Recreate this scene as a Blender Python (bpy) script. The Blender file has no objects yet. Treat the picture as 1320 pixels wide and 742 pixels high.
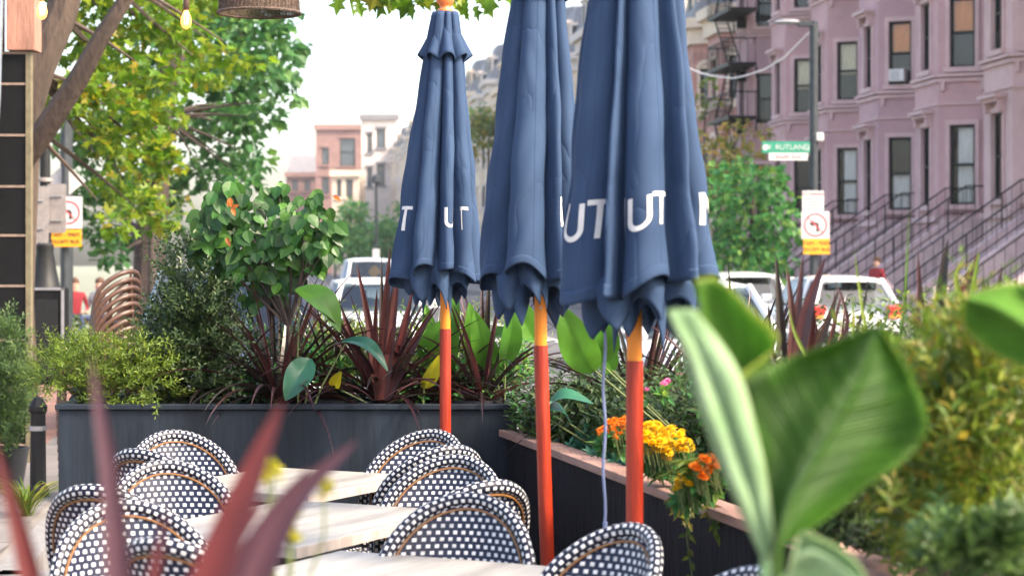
import bpy, bmesh, math, random
from mathutils import Vector, Matrix, Quaternion
random.seed(7)
R = math.radians; PI = math.pi
FP = 2567.0; CZ = 1.55
scene = bpy.context.scene
COL = scene.collection
def W(px, py, D): return Vector(((px-660)*D/FP, D, CZ+(340-py)*D/FP))
def ST(X0, D, z=0.0): return Vector((X0-0.12*D, D, z))      # street frame
TD = Vector((-0.12, 1, 0)).normalized(); ND = Vector((-TD.y, TD.x, 0))   # along street, across to the left

# ---------------------------------------------------------------- materials
def new_mat(name):
    m = bpy.data.materials.new(name); m.use_nodes = True
    nt = m.node_tree; return m, nt, nt.nodes, nt.links, nt.nodes['Principled BSDF']
def rgb(c): return (c[0], c[1], c[2], 1)
def mat(name, c, rough=.6, var=.25, scale=6, bump=0.0, bscale=60, metal=0, c2=None, spec=None, coat=0, stretch=None):
    m, nt, N, L, b = new_mat(name)
    b.inputs['Roughness'].default_value = rough; b.inputs['Metallic'].default_value = metal
    if spec is not None: b.inputs['Specular IOR Level'].default_value = spec
    if coat: b.inputs['Coat Weight'].default_value = coat; b.inputs['Coat Roughness'].default_value = .08
    tc = N.new('ShaderNodeTexCoord'); vec = tc.outputs['Object']
    if stretch:
        mp = N.new('ShaderNodeMapping'); mp.inputs['Scale'].default_value = stretch; L.new(vec, mp.inputs['Vector']); vec = mp.outputs['Vector']
    n = N.new('ShaderNodeTexNoise'); n.inputs['Scale'].default_value = scale; n.inputs['Detail'].default_value = 8; n.inputs['Roughness'].default_value = .65
    L.new(vec, n.inputs['Vector'])
    r = N.new('ShaderNodeValToRGB'); r.color_ramp.elements[0].position = .3; r.color_ramp.elements[1].position = .7
    r.color_ramp.elements[0].color = rgb([x*(1-var) for x in c]); r.color_ramp.elements[1].color = rgb(c2 if c2 else [min(1, x*(1+var)) for x in c])
    L.new(n.outputs['Fac'], r.inputs['Fac']); L.new(r.outputs['Color'], b.inputs['Base Color'])
    if bump:
        n2 = N.new('ShaderNodeTexNoise'); n2.inputs['Scale'].default_value = bscale; n2.inputs['Detail'].default_value = 6
        L.new(vec, n2.inputs['Vector'])
        bp = N.new('ShaderNodeBump'); bp.inputs['Strength'].default_value = bump; bp.inputs['Distance'].default_value = .02
        L.new(n2.outputs['Fac'], bp.inputs['Height']); L.new(bp.outputs['Normal'], b.inputs['Normal'])
    return m
def leaf_mat(name, cols, trans=.45, rough=.45, spec=.4, vein=False):
    """leaf by leaf colour (random per island), partly translucent"""
    m, nt, N, L, b = new_mat(name)
    g = N.new('ShaderNodeNewGeometry'); r = N.new('ShaderNodeValToRGB')
    r.color_ramp.interpolation = 'LINEAR'
    while len(r.color_ramp.elements) < len(cols): r.color_ramp.elements.new(.5)
    for i, c in enumerate(cols):
        r.color_ramp.elements[i].position = i/(len(cols)-1); r.color_ramp.elements[i].color = rgb(c)
    L.new(g.outputs['Random Per Island'], r.inputs['Fac'])
    tc = N.new('ShaderNodeTexCoord'); n = N.new('ShaderNodeTexNoise'); n.inputs['Scale'].default_value = 9; n.inputs['Detail'].default_value = 4
    L.new(tc.outputs['Object'], n.inputs['Vector'])
    mx = N.new('ShaderNodeMix'); mx.data_type = 'RGBA'; mx.blend_type = 'MULTIPLY'; mx.inputs['Factor'].default_value = .5
    r2 = N.new('ShaderNodeValToRGB'); r2.color_ramp.elements[0].position = .35; r2.color_ramp.elements[1].position = .65
    r2.color_ramp.elements[0].color = (.45, .45, .45, 1); r2.color_ramp.elements[1].color = (1.25, 1.25, 1.1, 1)
    L.new(n.outputs['Fac'], r2.inputs['Fac']); L.new(r.outputs['Color'], mx.inputs['A']); L.new(r2.outputs['Color'], mx.inputs['B'])
    L.new(mx.outputs['Result'], b.inputs['Base Color'])
    b.inputs['Roughness'].default_value = rough; b.inputs['Specular IOR Level'].default_value = spec
    t = N.new('ShaderNodeBsdfTranslucent'); L.new(mx.outputs['Result'], t.inputs['Color'])
    ms = N.new('ShaderNodeMixShader'); ms.inputs['Fac'].default_value = trans
    L.new(b.outputs['BSDF'], ms.inputs[1]); L.new(t.outputs['BSDF'], ms.inputs[2])
    L.new(ms.outputs['Shader'], N['Material Output'].inputs['Surface'])
    return m
def weave_mat(name, pu, pv, navy, white, fu=.56, fv=.56, stag=.5):
    """cane weave: white squares staggered on navy, in UV metres"""
    m, nt, N, L, b = new_mat(name)
    uv = N.new('ShaderNodeUVMap'); uv.uv_map = 'UVMap'
    sp = N.new('ShaderNodeSeparateXYZ'); L.new(uv.outputs['UV'], sp.inputs['Vector'])
    def M(op, a, bb=None):
        n = N.new('ShaderNodeMath'); n.operation = op
        for i, v in enumerate((a, bb)):
            if v is None: continue
            if isinstance(v, (int, float)): n.inputs[i].default_value = v
            else: L.new(v, n.inputs[i])
        return n.outputs[0]
    v = M('DIVIDE', sp.outputs['Y'], pv); u = M('DIVIDE', sp.outputs['X'], pu)
    fl = M('FLOOR', v); par = M('MULTIPLY', M('MODULO', M('ABSOLUTE', fl), 2.0), stag)
    uu = M('FRACT', M('ADD', u, par)); vv = M('FRACT', v)
    def soft(x, f):  # 1 inside the square, rounded at its sides
        d = M('ABSOLUTE', M('SUBTRACT', x, .5)); n = N.new('ShaderNodeMapRange'); n.inputs[1].default_value = f/2-.05; n.inputs[2].default_value = f/2+.05
        n.inputs[3].default_value = 1; n.inputs[4].default_value = 0; L.new(d, n.inputs[0]); return n.outputs[0]
    mask = M('MULTIPLY', soft(uu, fu), soft(vv, fv))
    no = N.new('ShaderNodeTexNoise'); no.inputs['Scale'].default_value = 45; L.new(uv.outputs['UV'], no.inputs['Vector'])
    rr = N.new('ShaderNodeValToRGB'); rr.color_ramp.elements[0].color = rgb([x*.6 for x in white]); rr.color_ramp.elements[1].color = rgb(white)
    rr.color_ramp.elements[0].position = .3; rr.color_ramp.elements[1].position = .55
    L.new(no.outputs['Fac'], rr.inputs['Fac'])
    mx = N.new('ShaderNodeMix'); mx.data_type = 'RGBA'; L.new(mask, mx.inputs['Factor']); mx.inputs['A'].default_value = rgb(navy); L.new(rr.outputs['Color'], mx.inputs['B'])
    L.new(mx.outputs['Result'], b.inputs['Base Color']); b.inputs['Roughness'].default_value = .42; b.inputs['Specular IOR Level'].default_value = .3
    bp = N.new('ShaderNodeBump'); bp.inputs['Strength'].default_value = .7; bp.inputs['Distance'].default_value = .004
    L.new(mask, bp.inputs['Height']); L.new(bp.outputs['Normal'], b.inputs['Normal'])
    return m
def brick_mat(name, c1, c2, mortar, scale=1, bw=.2, bh=.065, axes='XY', bump=.4, msz=.012):
    m, nt, N, L, b = new_mat(name)
    tc = N.new('ShaderNodeTexCoord'); vec = tc.outputs['Object']
    if axes != 'XY':
        sp = N.new('ShaderNodeSeparateXYZ'); L.new(vec, sp.inputs[0]); cb = N.new('ShaderNodeCombineXYZ')
        ad = N.new('ShaderNodeMath'); ad.operation = 'ADD'; L.new(sp.outputs['X'], ad.inputs[0]); L.new(sp.outputs['Y'], ad.inputs[1])
        L.new(ad.outputs[0], cb.inputs['X']); L.new(sp.outputs['Z'], cb.inputs['Y']); vec = cb.outputs[0]
    t = N.new('ShaderNodeTexBrick'); t.inputs['Scale'].default_value = 1; t.inputs['Brick Width'].default_value = bw; t.inputs['Row Height'].default_value = bh
    t.inputs['Mortar Size'].default_value = msz; t.inputs['Color1'].default_value = rgb(c1); t.inputs['Color2'].default_value = rgb(c2); t.inputs['Mortar'].default_value = rgb(mortar)
    L.new(vec, t.inputs['Vector'])
    n = N.new('ShaderNodeTexNoise'); n.inputs['Scale'].default_value = 2.3; n.inputs['Detail'].default_value = 7; L.new(vec, n.inputs['Vector'])
    r2 = N.new('ShaderNodeValToRGB'); r2.color_ramp.elements[0].position = .3; r2.color_ramp.elements[1].position = .7
    r2.color_ramp.elements[0].color = (.6, .6, .6, 1); r2.color_ramp.elements[1].color = (1.15, 1.12, 1.1, 1); L.new(n.outputs['Fac'], r2.inputs['Fac'])
    mx = N.new('ShaderNodeMix'); mx.data_type = 'RGBA'; mx.blend_type = 'MULTIPLY'; mx.inputs['Factor'].default_value = .8
    L.new(t.outputs['Color'], mx.inputs['A']); L.new(r2.outputs['Color'], mx.inputs['B']); L.new(mx.outputs['Result'], b.inputs['Base Color'])
    b.inputs['Roughness'].default_value = .85
    bp = N.new('ShaderNodeBump'); bp.inputs['Strength'].default_value = bump; bp.inputs['Distance'].default_value = .008; bp.invert = True
    L.new(t.outputs['Fac'], bp.inputs['Height']); L.new(bp.outputs['Normal'], b.inputs['Normal'])
    return m
def glass_mat(name, tint=(.75, .85, .85), keep=.55):
    m, nt, N, L, b = new_mat(name)
    gl = N.new('ShaderNodeBsdfGlossy'); gl.inputs['Roughness'].default_value = .04; gl.inputs['Color'].default_value = (.9, .95, 1, 1)
    tr = N.new('ShaderNodeBsdfTransparent'); tr.inputs['Color'].default_value = rgb(tint)
    fr = N.new('ShaderNodeFresnel'); fr.inputs['IOR'].default_value = 1.45
    mr = N.new('ShaderNodeMapRange'); mr.inputs[3].default_value = .03; L.new(fr.outputs[0], mr.inputs[0])
    ms = N.new('ShaderNodeMixShader'); L.new(mr.outputs[0], ms.inputs['Fac']); L.new(tr.outputs[0], ms.inputs[1]); L.new(gl.outputs[0], ms.inputs[2])
    L.new(ms.outputs[0], N['Material Output'].inputs['Surface']); return m
def emit_mat(name, c, s):
    m, nt, N, L, b = new_mat(name); b.inputs['Base Color'].default_value = rgb(c); b.inputs['Emission Color'].default_value = rgb(c); b.inputs['Emission Strength'].default_value = s; return m

M = dict(
 canvas=None,
 letter=mat('white_print', (.56, .56, .55), .7, .1, 40),
 pole_red=mat('red_orange_paint', (.30, .013, .002), .5, .45, 9, .3, 60, c2=(.46, .034, .004), stretch=(1, 1, .12)),
 pole_yel=mat('oiled_yellow_wood', (.62, .19, .008), .45, .25, 30, .2, 80, stretch=(1, 1, .08)),
 finial=mat('orange_finial', (.62, .17, .05), .4, .2, 20),
 planter=mat('dark_slate_planter', (.014, .020, .029), .6, .55, 5, .2, 40, spec=.2, stretch=(1, 1, .14)),
 planter2=mat('black_stained_planter', (.012, .012, .015), .7, .4, 3, .35, 30, spec=.12, stretch=(1, 1, .25)),
 capwood=mat('weathered_cap_board', (.30, .17, .13), .75, .3, 9, .4, 60, stretch=(1, .12, 1)),
 soil=mat('potting_soil', (.03, .02, .014), .95, .5, 20, .8, 60),
 table=mat('pale_weathered_top', (.30, .285, .265), .42, .38, 7, .12, 60, c2=(.40, .385, .355), stretch=(.25, 2.2, 1)),
 tedge=mat('grey_table_edge', (.36, .32, .29), .6, .3, 14, .2, 60, stretch=(1, 1, .2)),
 iron=mat('black_iron', (.010, .011, .012), .5, .3, 12, .1, 60, spec=.25),
 bamboo=mat('bamboo_tube', (.075, .036, .022), .4, .35, 30, .1, 60),
 brown_line=mat('brown_cane', (.20, .09, .03), .45, .3, 60),
 navy=mat('navy_cane', (.012, .022, .065), .35, .2, 50),
 weave=weave_mat('cane_weave', .0235, .0180, (.008, .013, .036), (.74, .74, .75), .47, .54),
 weave_edge=weave_mat('cane_binding', .0235, .0180, (.007, .010, .026), (.72, .72, .72), .50, .58),
 bs1=mat('brownstone_rose', (.47, .285, .285), .85, .2, .5, .3, 12),
 bs2=mat('brownstone_mauve', (.43, .265, .28), .85, .2, .5, .3, 12),
 bs3=mat('brownstone_tan', (.50, .335, .315), .85, .2, .5, .3, 12),
 bstrim=mat('brownstone_trim', (.54, .37, .36), .8, .15, 2, .3, 14),
 stairs=mat('stone_steps', (.55, .41, .40), .85, .25, 2, .3, 14),
 brick=brick_mat('red_brick', (.56, .19, .14), (.47, .17, .13), (.5, .4, .36), axes='XZ'),
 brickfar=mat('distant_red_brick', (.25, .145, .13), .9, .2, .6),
 cream=mat('cream_stone', (.66, .53, .41), .8, .15, 1),
 greystone=mat('pale_grey_stone', (.58, .51, .47), .8, .15, 1),
 slate=mat('slate_roof', (.16, .155, .17), .6, .3, 3, .3, 20),
 frame=mat('black_green_sash', (.010, .017, .018), .5, .2, 10, spec=.2),
 framew=mat('cream_sash', (.55, .52, .44), .5, .2, 10),
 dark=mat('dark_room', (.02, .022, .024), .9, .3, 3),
 glass=glass_mat('window_glass', (.95, .97, .97)), carglass=glass_mat('car_glass', (.35, .42, .42)),
 refl_orange=mat('painted_orange_reflection', (.95, .30, .07), .8, .25, 4, stretch=(1, 1, .3)),  # orange reflection in the glass, painted as a sheet behind the pane
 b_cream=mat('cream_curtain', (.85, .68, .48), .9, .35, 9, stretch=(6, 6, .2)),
 b_white=mat('white_curtain', (.8, .8, .78), .9, .3, 9, stretch=(6, 6, .2)),
 b_green=mat('green_blind', (.06, .14, .05), .9, .5, 5),
 road=mat('asphalt', (.075, .075, .08), .9, .25, 1.2, .35, 90, c2=(.10, .10, .105)),
 conc=mat('concrete_walk', (.17, .155, .14), .88, .2, 1.4, .2, 50),
 paver=brick_mat('brick_paving', (.26, .12, .08), (.18, .09, .065), (.09, .07, .06), bw=.2, bh=.1, msz=.008),
 slab=brick_mat('stone_slabs', (.17, .155, .145), (.13, .12, .115), (.08, .07, .065), bw=1.1, bh=.85, msz=.018),
 kerb=mat('granite_kerb', (.17, .165, .16), .8, .25, 8, .2, 80),
 paint=mat('road_paint', (.75, .75, .72), .7, .15, 6),
 lot=mat('town_ground', (.16, .17, .12), .95, .3, .3),
 bark=mat('bark', (.060, .042, .032), .9, .45, 12, .8, 30, stretch=(1, 1, .3)),
 barkd=mat('dark_bark', (.045, .032, .028), .9, .45, 12, .8, 30, stretch=(1, 1, .3)),
 stem=mat('green_stem', (.10, .13, .04), .7, .3, 20),
 maple=leaf_mat('maple_leaves', [(.04, .13, .010), (.14, .28, .014), (.08, .20, .012), (.30, .38, .022), (.06, .16, .014), (.19, .31, .018), (.10, .23, .014), (.33, .27, .02)], .6),
 teal=leaf_mat('cool_green_leaves', [(.022, .10, .032), (.06, .19, .048), (.04, .14, .04), (.13, .26, .05)], .45),
 tealy=leaf_mat('turning_leaves', [(.06, .17, .05), (.25, .27, .03), (.10, .22, .06), (.40, .27, .04)], .45),
 autumn=leaf_mat('autumn_leaves', [(.46, .28, .05), (.20, .30, .05), (.50, .32, .06), (.14, .22, .05), (.34, .15, .05)], .45),
 green=leaf_mat('fresh_green_leaves', [(.03, .17, .05), (.09, .30, .075), (.05, .22, .055), (.24, .38, .07)], .45),
 camellia=leaf_mat('glossy_dark_leaves', [(.010, .045, .010), (.022, .095, .018), (.05, .16, .024), (.014, .06, .016), (.08, .21, .03)], .3, .42, .4),
 redleaf=leaf_mat('red_turned_leaves', [(.45, .08, .02), (.6, .16, .03), (.35, .12, .03)], .4),
 privet=leaf_mat('small_dark_leaves', [(.020, .050, .018), (.035, .075, .022), (.055, .10, .03), (.10, .14, .05)], .3, .4, .5),
 thuja=leaf_mat('yellow_green_sprays', [(.07, .14, .018), (.17, .26, .03), (.11, .19, .025), (.28, .34, .045)], .4),
 thujad=leaf_mat('dark_conifer_sprays', [(.03, .075, .02), (.06, .12, .03), (.10, .17, .04)], .35),
 gold=leaf_mat('olive_gold_sprays', [(.035, .08, .010), (.13, .22, .02), (.24, .28, .03), (.07, .15, .02), (.30, .22, .03), (.05, .12, .018), (.16, .26, .03)], .45),
 cord=leaf_mat('burgundy_straps', [(.030, .012, .016), (.065, .018, .022), (.018, .009, .012), (.022, .020, .014), (.10, .025, .026)], .25, .3, .6),
 cordred=leaf_mat('red_straps', [(.12, .017, .020), (.085, .016, .022), (.15, .024, .020)], .2, .35, .5),
 cordpur=leaf_mat('purple_straps', [(.075, .028, .045), (.085, .038, .056), (.055, .02, .034)], .2, .35, .5),
 grass=leaf_mat('green_blades', [(.12, .22, .03), (.26, .34, .05), (.08, .17, .03)], .4),
 canna=leaf_mat('broad_green_leaf', [(.05, .17, .02), (.10, .27, .03), (.07, .21, .025)], .45, .35, .5),
 cannay=leaf_mat('yellowed_leaf', [(.45, .40, .02), (.35, .36, .03)], .5, .4, .4),
 bluegreen=leaf_mat('blue_green_leaf', [(.02, .12, .075), (.04, .18, .10)], .3, .3, .5),
 yellowf=leaf_mat('yellow_petals', [(.85, .55, .01), (.8, .42, .01), (.9, .66, .04)], .3, .6, .2),
 orangef=leaf_mat('orange_petals', [(.8, .22, .01), (.72, .14, .01), (.85, .34, .02)], .3, .6, .2),
 pinkf=leaf_mat('pink_petals', [(.7, .12, .35), (.75, .25, .45)], .3, .6, .2),
 pot=mat('black_nursery_pot', (.02, .022, .028), .35, .3, 10),
 white_car=mat('white_car_paint', (.52, .54, .56), .3, .04, 2, coat=.8),
 black_car=mat('black_car_paint', (.012, .014, .018), .25, .2, 2, coat=1),
 silver_car=mat('silver_car_paint', (.45, .47, .50), .3, .05, 2, coat=.8),
 rubber=mat('tyre_rubber', (.015, .015, .016), .9, .3, 20), rim=mat('alloy_rim', (.5, .5, .52), .3, .1, 20, metal=.8),
 redlens=mat('red_lens', (.55, .02, .015), .2, .2, 30, coat=.5), amber=mat('amber_lens', (.8, .22, .02), .2, .2, 30, coat=.5), clear=mat('clear_lens', (.65, .67, .7), .15, .1, 30, coat=.5),
 post=mat('dark_green_post', (.03, .038, .044), .5, .25, 8, .1, 60, spec=.3), chrome=mat('grey_metal', (.33, .33, .34), .4, .2, 10, metal=.5),
 signwhite=mat('sign_white', (.46, .455, .45), .5, .08, 10), signback=mat('sign_back_aluminium', (.25, .225, .215), .5, .25, 8, metal=.2), signred=mat('sign_red', (.6, .04, .06), .5, .1, 10),
 signyel=mat('sign_yellow', (.70, .30, .01), .5, .1, 10), signgreen=mat('sign_green', (.0, .20, .12), .5, .1, 10), signblack=mat('sign_black', (.015, .015, .015), .5, .1, 10),
 wood=mat('reclaimed_beam', (.28, .14, .10), .8, .35, 7, .4, 50, stretch=(1, 1, .2)), steel=mat('blue_grey_steel', (.24, .28, .33), .4, .2, 8, metal=.6),
 copper=mat('copper_band', (.22, .16, .12), .5, .25, 20), panel=mat('black_panel', (.006, .0065, .007), .6, .3, 6, spec=.12), trimv=mat('ochre_trim', (.13, .11, .065), .7, .3, 12),
 rattan=mat('dark_rattan', (.085, .055, .040), .7, .5, 60, .6, 120), brass=mat('brass', (.5, .3, .1), .35, .2, 20, metal=.7),
 bulb=emit_mat('warm_filament', (1, .48, .13), 6), socket=mat('brown_socket', (.07, .03, .015), .5, .3, 20), cord_w=mat('pale_blue_cord', (.15, .19, .33), .6, .2, 40),
 cablew=mat('white_cable', (.75, .72, .68), .6, .1, 5), skin=mat('skin', (.55, .32, .23), .6, .1, 10), hair=mat('brown_hair', (.10, .05, .03), .8, .3, 40),
 redshirt=mat('red_shirt', (.28, .02, .03), .85, .2, 10), greyshirt=mat('grey_shirt', (.35, .33, .34), .85, .2, 10), jeans=mat('blue_jeans', (.05, .08, .16), .85, .2, 10),
 acw=mat('cream_appliance', (.7, .69, .65), .5, .08, 10), door=mat('dark_wood_door', (.07, .035, .025), .5, .3, 6),
)

def canvas_mat():
    m, nt, N, L, b = new_mat('navy_canvas'); tc = N.new('ShaderNodeTexCoord')
    def noise(sc, st, dist=0, det=5):
        mp = N.new('ShaderNodeMapping'); mp.inputs['Scale'].default_value = st; L.new(tc.outputs['Object'], mp.inputs['Vector'])
        n = N.new('ShaderNodeTexNoise'); n.inputs['Scale'].default_value = sc; n.inputs['Detail'].default_value = det; n.inputs['Distortion'].default_value = dist; L.new(mp.outputs[0], n.inputs['Vector']); return n.outputs['Fac']
    f = noise(3.5, (1, 1, .5), .6); r = N.new('ShaderNodeValToRGB'); r.color_ramp.elements[0].position = .3; r.color_ramp.elements[1].position = .72
    r.color_ramp.elements[0].color = (.018, .039, .086, 1); r.color_ramp.elements[1].color = (.033, .064, .128, 1); L.new(f, r.inputs['Fac']); L.new(r.outputs['Color'], b.inputs['Base Color'])
    b.inputs['Roughness'].default_value = .8; b.inputs['Specular IOR Level'].default_value = .2
    cr = noise(7, (1, 1, .45), .5, 2); ab = N.new('ShaderNodeMath'); ab.operation = 'ABSOLUTE'; sb = N.new('ShaderNodeMath'); sb.operation = 'SUBTRACT'; sb.inputs[1].default_value = .5
    L.new(cr, sb.inputs[0]); L.new(sb.outputs[0], ab.inputs[0]); pw = N.new('ShaderNodeMath'); pw.operation = 'POWER'; pw.inputs[1].default_value = .5; L.new(ab.outputs[0], pw.inputs[0])
    b1 = N.new('ShaderNodeBump'); b1.inputs['Strength'].default_value = .34; b1.inputs['Distance'].default_value = .03; L.new(pw.outputs[0], b1.inputs['Height'])
    fine = noise(420, (1, 1, 1), 0, 2); b2 = N.new('ShaderNodeBump'); b2.inputs['Strength'].default_value = .25; b2.inputs['Distance'].default_value = .002; L.new(fine, b2.inputs['Height']); L.new(b1.outputs[0], b2.inputs['Normal']); L.new(b2.outputs[0], b.inputs['Normal'])
    return m
def vein_mat(name, c, c2, edge, tr=.4, n=22, rough=.5):
    m, nt, N, L, b = new_mat(name); uv = N.new('ShaderNodeUVMap'); uv.uv_map = 'UVMap'; sp = N.new('ShaderNodeSeparateXYZ'); L.new(uv.outputs['UV'], sp.inputs[0])
    def M_(op, a, bb=None):
        q = N.new('ShaderNodeMath'); q.operation = op
        for i, v in enumerate((a, bb)):
            if v is None: continue
            if isinstance(v, (int, float)): q.inputs[i].default_value = v
            else: L.new(v, q.inputs[i])
        return q.outputs[0]
    au = M_('ABSOLUTE', sp.outputs['X']); ph = M_('SUBTRACT', sp.outputs['Y'], M_('MULTIPLY', au, .22)); fine = M_('SINE', M_('MULTIPLY', ph, n*6.28*2.3)); big = M_('POWER', M_('ABSOLUTE', M_('SINE', M_('MULTIPLY', ph, n*1.57))), 14.0)
    tc = N.new('ShaderNodeTexCoord'); no = N.new('ShaderNodeTexNoise'); no.inputs['Scale'].default_value = 14; no.inputs['Detail'].default_value = 6; L.new(tc.outputs['Object'], no.inputs['Vector'])
    f = M_('ADD', M_('MULTIPLY', no.outputs['Fac'], .9), M_('ADD', M_('MULTIPLY', fine, .03), M_('MULTIPLY', big, .16)))
    r = N.new('ShaderNodeValToRGB'); r.color_ramp.elements[0].position = .25; r.color_ramp.elements[1].position = .95; r.color_ramp.elements[0].color = rgb(c); r.color_ramp.elements[1].color = rgb(c2); L.new(f, r.inputs['Fac'])
    e = N.new('ShaderNodeMapRange'); e.inputs[1].default_value = .90; e.inputs[2].default_value = 1.0; L.new(M_('ADD', au, M_('MULTIPLY', no.outputs['Fac'], .03)), e.inputs[0])
    mx = N.new('ShaderNodeMix'); mx.data_type = 'RGBA'; L.new(e.outputs[0], mx.inputs['Factor']); L.new(r.outputs['Color'], mx.inputs['A']); mx.inputs['B'].default_value = rgb(edge); L.new(mx.outputs['Result'], b.inputs['Base Color'])
    b.inputs['Roughness'].default_value = rough; b.inputs['Specular IOR Level'].default_value = .28; bp = N.new('ShaderNodeBump'); bp.inputs['Strength'].default_value = .6; bp.inputs['Distance'].default_value = .004; L.new(M_('ADD', fine, M_('MULTIPLY', big, 3.0)), bp.inputs['Height']); L.new(bp.outputs[0], b.inputs['Normal'])
    t = N.new('ShaderNodeBsdfTranslucent'); L.new(mx.outputs['Result'], t.inputs['Color']); ms = N.new('ShaderNodeMixShader'); ms.inputs['Fac'].default_value = tr
    L.new(b.outputs['BSDF'], ms.inputs[1]); L.new(t.outputs['BSDF'], ms.inputs[2]); L.new(ms.outputs[0], N['Material Output'].inputs['Surface']); return m
M_CANVAS = None
# ---------------------------------------------------------------- mesh builder
class MB:
    def __init__(s): s.v = []; s.f = []; s.m = []; s.uv = {}
    def add(s, vs, fs, mi=0, uvs=None):
        o = len(s.v); s.v += [tuple(v) for v in vs]
        for k, f in enumerate(fs):
            s.f.append(tuple(i+o for i in f)); s.m.append(mi)
            if uvs: s.uv[len(s.f)-1] = uvs[k]
        return o
    def box(s, c, size, rot=None, mi=0, bev=0):
        c = Vector(c); hx, hy, hz = size[0]/2, size[1]/2, size[2]/2
        q = rot if rot is not None else Matrix.Identity(3)
        if isinstance(q, (int, float)): q = Matrix.Rotation(q, 3, 'Z')
        P = [c+q@Vector((x*hx, y*hy, z*hz)) for z in (-1, 1) for y in (-1, 1) for x in (-1, 1)]
        s.add(P, [(0, 2, 3, 1), (4, 5, 7, 6), (0, 1, 5, 4), (2, 6, 7, 3), (0, 4, 6, 2), (1, 3, 7, 5)], mi)
    def hexa(s, P, mi=0):   # P: 4 bottom (ccw from above) + 4 top
        s.add(P, [(3, 2, 1, 0), (4, 5, 6, 7), (0, 1, 5, 4), (1, 2, 6, 5), (2, 3, 7, 6), (3, 0, 4, 7)], mi)
    def tube(s, pts, r, seg=8, mi=0, cap=True, flat=1.0, uv=False):
        pts = [Vector(p) for p in pts]; n = len(pts)
        if isinstance(r, (int, float)): r = [r]*n
        up = Vector((0, 0, 1)); prev = None; rings = []; length = [0]
        for i in range(n):
            a = pts[max(0, i-1)]; b = pts[min(n-1, i+1)]; t = (b-a).normalized()
            if prev is None:
                x = t.cross(up); x = t.cross(Vector((0, 1, 0))) if x.length < .05 else x
            else: x = prev-t*prev.dot(t)
            x.normalize(); prev = x; y = t.cross(x)
            rings.append([pts[i]+(x*math.cos(2*PI*k/seg)+y*math.sin(2*PI*k/seg)*flat)*r[i] for k in range(seg)])
            if i: length.append(length[-1]+(pts[i]-pts[i-1]).length)
        V = [p for rr in rings for p in rr]; Fs = []; U = []
        for i in range(n-1):
            for k in range(seg):
                k2 = (k+1) % seg; Fs.append((i*seg+k, i*seg+k2, (i+1)*seg+k2, (i+1)*seg+k))
                c = 2*PI*max(r)/seg; U.append([(length[i], k*c), (length[i], (k+1)*c), (length[i+1], (k+1)*c), (length[i+1], k*c)])
        if cap: 
            Fs.append(tuple(range(seg-1, -1, -1))); Fs.append(tuple((n-1)*seg+k for k in range(seg))); U += [[(0, 0)]*seg]*2
        s.add(V, Fs, mi, U if uv else None)
    def lathe(s, prof, c=(0, 0, 0), seg=20, mi=0, sx=1, sy=1):
        c = Vector(c); V = [c+Vector((r*math.cos(2*PI*k/seg)*sx, r*math.sin(2*PI*k/seg)*sy, z)) for r, z in prof for k in range(seg)]
        Fs = [(i*seg+k, i*seg+(k+1) % seg, (i+1)*seg+(k+1) % seg, (i+1)*seg+k) for i in range(len(prof)-1) for k in range(seg)]
        Fs.append(tuple(range(seg-1, -1, -1))); Fs.append(tuple((len(prof)-1)*seg+k for k in range(seg)))
        s.add(V, Fs, mi)
    def grid(s, rows, mi=0, close=False, uvf=None):
        nr, nc = len(rows), len(rows[0]); V = [p for r in rows for p in r]; Fs = []; U = []
        for i in range(nr-1):
            for k in range(nc if close else nc-1):
                k2 = (k+1) % nc; q = (i*nc+k, i*nc+k2, (i+1)*nc+k2, (i+1)*nc+k); Fs.append(q)
                if uvf: U.append([uvf(i, k), uvf(i, k+1), uvf(i+1, k+1), uvf(i+1, k)])
        s.add(V, Fs, mi, U if uvf else None)
    def build(s, name, mats, parent=None, smooth=False, loc=None, thick=0, bevel=0, sharp=35):
        me = bpy.data.meshes.new(name); me.from_pydata(s.v, [], s.f)
        if not isinstance(mats, (list, tuple)): mats = [mats]
        for m in mats: me.materials.append(M[m] if isinstance(m, str) else m)
        if len(mats) > 1: me.polygons.foreach_set('material_index', s.m)
        if s.uv:
            ul = me.uv_layers.new(name='UVMap')
            for fi, uvs in s.uv.items():
                p = me.polygons[fi]
                for j, li in enumerate(p.loop_indices): ul.data[li].uv = uvs[j]
        if smooth: me.polygons.foreach_set('use_smooth', [True]*len(me.polygons))
        me.update(); o = bpy.data.objects.new(name, me); COL.objects.link(o)
        if smooth and sharp and hasattr(me, 'set_sharp_from_angle'): me.set_sharp_from_angle(angle=R(sharp))
        if thick: md = o.modifiers.new('thickness', 'SOLIDIFY'); md.thickness = thick; md.offset = 0
        if bevel: md = o.modifiers.new('bevel', 'BEVEL'); md.width = bevel; md.segments = 2; md.limit_method = 'ANGLE'
        if parent is not None: o.parent = parent
        if loc is not None: o.location = loc
        return o
def tag(o, label=None, cat=None, group=None, kind=None):
    if label: o['label'] = label
    if cat: o['category'] = cat
    if group: o['group'] = group
    if kind: o['kind'] = kind
    return o
def empty(name, loc=(0, 0, 0), rz=0, label=None, cat=None, group=None):
    o = bpy.data.objects.new(name, None); COL.objects.link(o); o.location = loc; o.rotation_euler = (0, 0, rz); o.empty_display_size = .1
    return tag(o, label, cat, group)
def kids(o): return [c for c in COL.objects if c.parent == o]
def copy_tree(o, parent=None):
    c = o.copy(); COL.objects.link(c); c.parent = parent
    for ch in kids(o): copy_tree(ch, c)
    return c
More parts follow.
